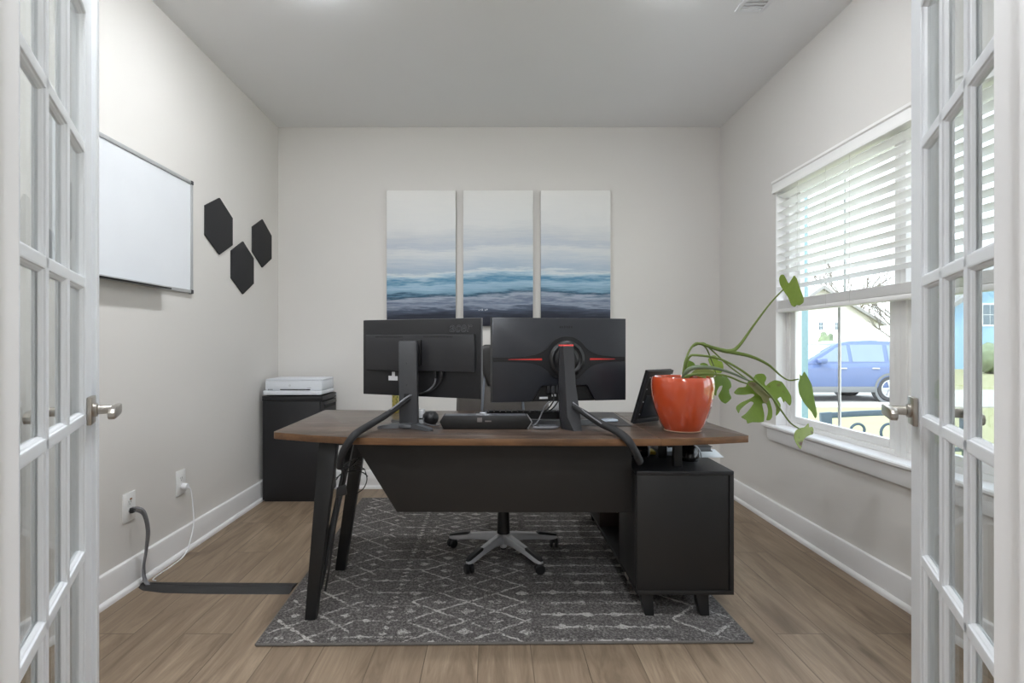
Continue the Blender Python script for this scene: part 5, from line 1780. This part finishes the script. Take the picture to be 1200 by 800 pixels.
M_post = plain('pale_teal_painted_post', (124, 154, 160), 0.5)
m = MB(); m.box((2.83, 4.84, GZ), (2.93, 4.94, 2.9), 0.004)
m.box((2.80, 4.81, GZ), (2.96, 4.97, GZ + 0.16), 0.006)
m.box((2.80, 4.81, 2.70), (2.96, 4.97, 2.9), 0.006)
struct('column_porch', m, M_post, 'pale teal porch post just outside the window', 'porch post')

# bench with a scrolled metal back
M_iron = plain('grey_blue_iron', (66, 84, 96), 0.5, var=0.08)
bn = thing('garden_bench', 'grey blue iron bench with scrollwork back outside the window', 'bench', (3.95, 5.1, GZ))
bx0_, bx1_, byy = 3.33, 4.72, 5.20
m = MB()
m.hexa([(bx0_ - 0.045, byy - 0.02, 0.05), (bx0_ + 0.05, byy - 0.02, 0.05), (bx0_ + 0.05, byy + 0.02, 0.05), (bx0_ - 0.045, byy + 0.02, 0.05),
        (bx0_ - 0.065, byy - 0.02, 0.405), (bx0_ + 0.045, byy - 0.02, 0.415), (bx0_ + 0.045, byy + 0.02, 0.415), (bx0_ - 0.065, byy + 0.02, 0.405)], 0.005)
obj('back_post', m, M_iron, bn)
m = MB(); m.box((bx1_ - 0.05, byy - 0.02, 0.05), (bx1_ + 0.05, byy + 0.02, 0.405), 0.005)
obj('back_post', m, M_iron, bn)
m = MB()
n = 20
topl = [(bx0_ + (bx1_ - bx0_) * k / n, 0.405 + 0.030 * math.sin(PI * k / n)) for k in range(n + 1)]
m.prism(topl + [(a, b - 0.055) for a, b in reversed(topl)], lambda u, v, d: (u, d, v), byy - 0.018, byy + 0.018, 0.004)
obj('top_rail', m, M_iron, bn)
for x0 in (3.66, 3.97, 4.30):
    m = MB()
    pts = []
    for k in range(26):
        a = k / 25 * 2.1 * PI
        r = 0.04 + 0.11 * (k / 25) ** 1.3
        pts.append((x0 - math.cos(a + 2.4) * r, byy, 0.225 - math.sin(a + 2.4) * r))
    pts.append((x0 + 0.10, byy, 0.05))
    m.tube(pts, 0.013, 8, 1)
    obj('back_scroll', m, M_iron, bn)
m = MB(); m.box((bx0_, byy - 0.02, 0.02), (bx1_, byy + 0.02, 0.06), 0.004)
obj('lower_rail', m, M_iron, bn)
m = MB()
for k in range(5):
    m.box((bx0_, byy - 0.44 + k * 0.085, -0.10), (bx1_, byy - 0.375 + k * 0.085, -0.075), 0.004)
obj('seat_slats', m, M_iron, bn)
for x in (bx0_, bx1_):
    m = MB(); m.box((x - 0.025, byy - 0.43, GZ), (x + 0.025, byy - 0.39, 0.10), 0.004)
    obj('leg', m, M_iron, bn)
    m = MB(); m.box((x - 0.025, byy - 0.02, GZ), (x + 0.025, byy + 0.02, 0.06), 0.004)
    obj('leg', m, M_iron, bn)
    m = MB(); m.box((x - 0.03, byy - 0.45, 0.10), (x + 0.03, byy + 0.0, 0.125), 0.006)
    obj('armrest', m, M_iron, bn)
    m = MB(); m.box((x - 0.02, byy - 0.42, -0.135), (x + 0.02, byy, -0.10), 0.004)
    obj('seat_rail', m, M_iron, bn)

# blue car, side on: local x forward; turned so that its nose points away from the end wall side
M_car = plain('blue_car_paint', (92, 108, 148), 0.25, 0.0, 0.6, var=0.03, scale=3)
M_cglass = plain('tinted_car_glass', (120, 136, 146), 0.1, 0.0, 0.7, var=0.05, scale=4)
M_clad = plain('grey_cladding', (112, 114, 116), 0.5)
M_tyre = plain('tyre_rubber', (64, 64, 66), 0.8)
M_rim = plain('alloy_rim', (190, 192, 196), 0.35, 0.4)
RAX = Vector((10.90, 15.22, GZ + 0.03))
car = thing('car', 'blue suv parked on the concrete drive beyond the lawn', 'car', RAX, PI)
def ring(x, hw, z0, z1, r=0.12):
    return [Vector((x, -hw * 0.93, z0)), Vector((x, -hw, z0 + r)), Vector((x, -hw, z1 - r)), Vector((x, -hw * 0.92, z1)),
            Vector((x, hw * 0.92, z1)), Vector((x, hw, z1 - r)), Vector((x, hw, z0 + r)), Vector((x, hw * 0.93, z0))]
m = MB()
m.loft([ring(-0.88, 0.80, 0.45, 0.98), ring(-0.80, 0.88, 0.34, 1.06), ring(-0.5, 0.92, 0.30, 1.09), ring(0.5, 0.93, 0.28, 1.08), ring(1.8, 0.93, 0.28, 1.05), ring(2.35, 0.92, 0.28, 1.03),
        ring(3.0, 0.90, 0.30, 0.96), ring(3.45, 0.86, 0.34, 0.86), ring(3.66, 0.74, 0.42, 0.74)])
bmesh.ops.bevel(m.b, geom=list(m.b.edges), offset=0.025, segments=2, profile=0.5, affect='EDGES')
obj('body', m, M_car, car, world=False)
prof = [(-0.84, 1.04), (-0.74, 1.30), (-0.52, 1.58), (-0.30, 1.655), (0.3, 1.69), (0.9, 1.67), (1.30, 1.60), (2.32, 1.02)]
m = MB()
def yw(z):
    return 0.875 - (z - 1.03) * 0.34
vs = []
for s in (-1, 1):
    vs.append([m.b.verts.new((x, s * yw(z), z)) for x, z in prof])
fs = [m.b.faces.new(vs[0]), m.b.faces.new(list(reversed(vs[1])))]
for i in range(len(prof)):
    j = (i + 1) % len(prof)
    fs.append(m.b.faces.new((vs[0][i], vs[0][j], vs[1][j], vs[1][i])))
bmesh.ops.recalc_face_normals(m.b, faces=fs)
bmesh.ops.bevel(m.b, geom=list(m.b.edges), offset=0.03, segments=2, profile=0.5, affect='EDGES')
obj('cabin', m, M_car, car, world=False)
for nm, pl2 in (('side_window', [(1.08, 1.10), (1.06, 1.56), (1.26, 1.54), (1.90, 1.16), (1.95, 1.10)]),
                ('side_window', [(0.10, 1.10), (0.06, 1.57), (0.96, 1.57), (0.98, 1.10)]),
                ('side_window', [(-0.62, 1.18), (-0.40, 1.52), (-0.06, 1.56), (-0.02, 1.12), (-0.55, 1.12)])):
    for s in (-1, 1):
        m = MB()
        m.prism(pl2, lambda u, v, d: (u, s * (yw(v) + d), v), -0.004, 0.008)
        obj(nm, m, M_cglass, car, world=False)
m = MB(); m.prism([(-0.60, 1.36), (-0.60, 1.545), (0.60, 1.545), (0.60, 1.36)], lambda u, v, d: (1.34 + (1.575 - v) * 1.755 + d, u, v), 0.0, 0.03)
m.prism([(-0.70, 1.10), (-0.66, 1.36), (0.66, 1.36), (0.70, 1.10)], lambda u, v, d: (1.34 + (1.575 - v) * 1.755 + d, u, v), 0.0, 0.03)
obj('windscreen', m, M_cglass, car, world=False)
for s in (-1, 1):
    m = MB(); m.box((0.42, s * 0.9 - 0.06, 0.26), (2.24, s * 0.9 + 0.06, 0.42), 0.02)
    obj('sill_cladding', m, M_clad, car, world=False)
    m = MB(); m.box((1.80, s * 0.99 - 0.10, 1.06), (2.00, s * 0.99 + 0.10, 1.20), 0.04)
    obj('mirror', m, M_car, car, world=False)
    for x in (0.30, 1.20):
        m = MB(); m.box((x, s * 0.93 - 0.03, 0.90), (x + 0.20, s * 0.93 + 0.03, 0.935), 0.01)
        obj('door_handle', m, M_rim, car, world=False)
    for x in (0.0, 2.72):
        rot = Matrix.Rotation(-s * PI / 2, 4, 'X')
        m = MB(); m.lathe([(0.40, -0.20), (0.43, 0.0), (0.43, 0.012), (0.37, 0.012), (0.36, 0.0), (0.34, -0.20)], 40, (x, s * 0.925, 0.36), rot, closed=False)
        obj('wheel_arch', m, M_clad, car, world=False)
        m = MB(); m.lathe([(0.22, -0.23), (0.33, -0.22), (0.36, -0.19), (0.36, -0.03), (0.33, 0.0), (0.25, 0.008), (0.22, -0.01)], 40, (x, s * 0.93, 0.361), rot, closed=False)
        w = obj('wheel', m, M_tyre, car, world=False)
        m = MB()
        m.lathe([(0.0, -0.02), (0.24, -0.04), (0.245, 0.004), (0.215, 0.006), (0.205, -0.02), (0.0, -0.012)], 40, (x, s * 0.93, 0.361), rot)
        for k in range(5):
            a = 2 * PI * k / 5
            m.bar((x + 0.03 * math.cos(a), s * 0.935, 0.361 + 0.03 * math.sin(a)), (x + 0.22 * math.cos(a), s * 0.935, 0.361 + 0.22 * math.sin(a)), 0.05, 0.02, (0, 1, 0))
        obj('rim', m, M_rim, w, world=False)

# white gabled house far behind
M_siding = NT('white_lap_siding')
zz_ = M_siding.xyz(M_siding.pos())[2]
saw = M_siding.f('FRACT', M_siding.f('MULTIPLY', zz_, 6.0))
M_siding = (M_siding.bump(saw, 0.3, 0.02), M_siding.base((214, 210, 202), 0.7))[1]
M_roof = plain('grey_roof_shingle', (150, 148, 146), 0.9, var=0.15, scale=4)
M_wtrim = plain('white_house_trim', (244, 244, 242), 0.6)
M_barge = plain('grey_barge_board', (150, 148, 146), 0.7)
M_hglass = plain('far_window_glass', (104, 120, 132), 0.2)


def house(name, x0, x1, yf, yb, zs, zp, wall, label, windows, ridge_x=None):
    h = thing(name, label, 'house', ((x0 + x1) / 2, (yf + yb) / 2, GZ))
    rx = (x0 + x1) / 2 if ridge_x is None else ridge_x
    m = MB(); m.prism([(x0, GZ), (x1, GZ), (x1, zs), (rx, zp), (x0, zs)], lambda u, v, d: (u, d, v), yf, yb)
    obj('walls', m, wall, h)
    m = MB()
    ov, th = 0.5, 0.22
    sl, sr = (zp - zs) / (rx - x0), (zp - zs) / (x1 - rx)
    m.prism([(x0 - ov, zs - ov * sl), (rx, zp), (x1 + ov, zs - ov * sr), (x1 + ov, zs - ov * sr + th), (rx, zp + th * 1.1), (x0 - ov, zs - ov * sl + th)], lambda u, v, d: (u, d, v), yf - 0.4, yb + 0.4)
    obj('roof', m, M_roof, h)
    m = MB()
    m.prism([(x0 - ov, zs - ov * sl - 0.06), (rx, zp - 0.06), (x1 + ov, zs - ov * sr - 0.06), (x1 + ov, zs - ov * sr + th + 0.02), (rx, zp + th * 1.1 + 0.02), (x0 - ov, zs - ov * sl + th + 0.02)], lambda u, v, d: (u, d, v), yf - 0.46, yf - 0.41)
    obj('barge_board', m, M_barge, h)
    m = MB(); m.box((x1 - 0.14, yf - 0.05, GZ), (x1 + 0.04, yf + 0.1, zs))
    obj('corner_board', m, M_wtrim, h)
    for wx, wz, ww, wh in windows:
        m = MB(); m.box((wx - ww / 2 - 0.08, yf - 0.06, wz - wh / 2 - 0.08), (wx + ww / 2 + 0.08, yf - 0.005, wz + wh / 2 + 0.08))
        w = obj('window', m, M_wtrim, h)
        m = MB()
        for a in (-1, 1):
            for b in (-1, 1):
                m.box((wx + a * ww / 4 - ww / 4 + 0.02, yf - 0.075, wz + b * wh / 4 - wh / 4 + 0.02), (wx + a * ww / 4 + ww / 4 - 0.02, yf - 0.062, wz + b * wh / 4 + wh / 4 - 0.02))
        obj('pane', m, M_hglass, w)
    return h


ux = lambda px, D: (px - CX) / F * D
house('house', ux(905, 50), ux(1029, 50), 50.0, 62.0, 3.05, 6.35, M_siding, 'white gabled house far behind the parked car',
      [(ux(961.5, 50), 2.75, 0.42, 0.72), (ux(944, 50), 2.75, 0.42, 0.72), (ux(980, 50), 2.75, 0.3, 0.72)], ridge_x=ux(962, 50))
M_blue = plain('pale_blue_siding', (150, 186, 214), 0.7, var=0.04, scale=2)
house('house', ux(1117, 33), ux(1250, 33), 33.0, 36.5, 3.6, 6.0, M_blue, 'pale blue house across the lawn seen through the open french door',
      [(ux(1159, 33), 2.9, 0.9, 1.3), (ux(1185, 33), 2.9, 0.9, 1.3)])

# bare winter trees
M_bark = plain('pale_grey_bark', (122, 116, 108), 0.95, var=0.1)
M_ever = plain('dusty_green_shrub', (120, 132, 104), 0.95, var=0.3, scale=3)


def bare_tree(x, y, h, label, seed):
    random.seed(seed)
    t = thing('bare_tree', label, 'tree', (x, y, GZ), group='bare trees outside')
    m = MB()
    m.tube([(x, y, GZ), (x + 0.1, y, GZ + h * 0.3), (x, y, GZ + h * 0.55)], [h * 0.03, h * 0.022, h * 0.014], 8, 3)
    obj('trunk', m, M_bark, t)
    m = MB()
    def grow(p, d, L, r, lvl):
        q = p + d * L
        m.tube([p, p.lerp(q, 0.5) + Vector((random.uniform(-.05, .05) * L, random.uniform(-.05, .05) * L, 0)), q], [r, r * 0.8, r * 0.55], 5, 1)
        if lvl > 0:
            for k in range(4):
                nd = (d + Vector((random.uniform(-1, 1), random.uniform(-1, 1), random.uniform(-0.2, 0.9))) * 0.75).normalized()
                grow(p.lerp(q, random.uniform(0.45, 1.0)), nd, L * random.uniform(0.5, 0.75), r * 0.55, lvl - 1)
    for k in range(7):
        a = k * 2.4
        grow(Vector((x, y, GZ + h * (0.22 + 0.045 * k))), Vector((math.cos(a), math.sin(a), 0.9)).normalized(), h * 0.27, h * 0.010, 3)
    obj('branches', m, M_bark, t)
    return t


bare_tree(ux(1048, 43), 43.0, 7.0, 'bare grey tree at the white house corner', 3)
bare_tree(ux(1108, 47), 47.0, 7.5, 'bare grey tree between the white and the pale blue house', 5)
bare_tree(ux(995, 72), 72.0, 15.0, 'tall bare grey tree rising behind the white house', 8)


def shrub(x, y, w, h, label, seed):
    random.seed(seed)
    t = thing('shrub', label, 'shrub', (x, y, GZ), group='shrubs outside')
    m = MB(); m.tube([(x, y, GZ), (x, y, GZ + h * 0.4)], 0.05, 6, 1)
    obj('stem', m, M_bark, t)
    m = MB()
    r = bmesh.ops.create_icosphere(m.b, subdivisions=3, radius=1)
    for v in m.b.verts:
        k = 1 + random.uniform(-0.22, 0.22)
        v.co = Vector((x + v.co.x * w / 2 * k, y + v.co.y * w / 2 * k, GZ + h * 0.55 + v.co.z * h / 2 * k))
    obj('foliage', m, M_ever, t, sharp=180)


shrub(ux(968, 45), 45.0, 1.2, 2.4, 'dusty shrub before the white house wall', 2)
shrub(ux(1158, 28), 28.0, 1.5, 1.5, 'dusty shrub before the pale blue house', 4)

# ------------------------------------------------------------------ light and camera
w = bpy.data.worlds.new('daylight')
SC.world = w
w.use_nodes = True
nt = w.node_tree
bg = nt.nodes['Background']
tc = nt.nodes.new('ShaderNodeTexCoord')
sp = nt.nodes.new('ShaderNodeSeparateXYZ')
nt.links.new(tc.outputs['Generated'], sp.inputs[0])
rp_ = nt.nodes.new('ShaderNodeValToRGB')
rp_.color_ramp.elements[0].position = 0.0
rp_.color_ramp.elements[0].color = (0.95, 0.98, 1.0, 1)
rp_.color_ramp.elements[1].position = 0.7
rp_.color_ramp.elements[1].color = (0.72, 0.84, 1.0, 1)
nt.links.new(sp.outputs[2], rp_.inputs[0])
nt.links.new(rp_.outputs[0], bg.inputs[0])
bg.inputs[1].default_value = WORLD

sun = bpy.data.lights.new('sun', 'SUN')
sun.energy = SUN
sun.angle = math.radians(1.0)
sun.color = (1.0, 0.96, 0.90)
so = bpy.data.objects.new('sun', sun)
COL.objects.link(so)
so.rotation_euler = Vector((0.62, 0.42, -0.75)).to_track_quat('-Z', 'Y').to_euler()

for x, y, lab in ((-0.82, 2.30, 'lit ceiling disc light nearest the whiteboard'), (0.84, 2.30, 'lit ceiling disc light nearest the ceiling vent'),
                  (-0.82, 1.15, 'lit ceiling disc light by the open french door with the astragal'), (0.84, 1.15, 'lit ceiling disc light by the french door before the window')):
    recessed(x, y, lab, ROOM_W if x < 0 else ROOM_W * 0.55, lens=None if x < 0 else M_lens_dim)
for x, y, lab in ((0.0, -0.75, 'added unseen hallway disc light nearest the doorway'), (0.0, -2.2, 'added unseen hallway disc light farthest from the doorway')):
    recessed(x, y, lab, HALL_W, (0.88, 0.94, 1.0), 0.16)  # unseen hall lamps, added to throw light on the doors and into the room

cam = bpy.data.cameras.new('camera')
cam.sensor_fit = 'HORIZONTAL'
cam.sensor_width = 36.0
cam.lens = F / 1200 * 36.0
cam.shift_x = (600 - CX) / 1200
cam.shift_y = (CY - 400) / 1200
cam.clip_start = 0.02
cam.clip_end = 300
co = bpy.data.objects.new('camera', cam)
COL.objects.link(co)
co.location = (0, 0, CAMZ)
co.rotation_euler = (PI / 2, 0, 0)
SC.camera = co

vs_ = SC.view_settings
vs_.view_transform = 'Standard'
vs_.look = 'None'
vs_.exposure = EXPOSURE
vs_.gamma = 1.0
vs_.use_curve_mapping = False
cy_ = SC.cycles
cy_.use_denoising = True
cy_.max_bounces = 10
cy_.diffuse_bounces = 5
cy_.glossy_bounces = 4
cy_.transparent_max_bounces = 24
cy_.sample_clamp_indirect = 6.0
cy_.caustics_reflective = False
cy_.caustics_refractive = False
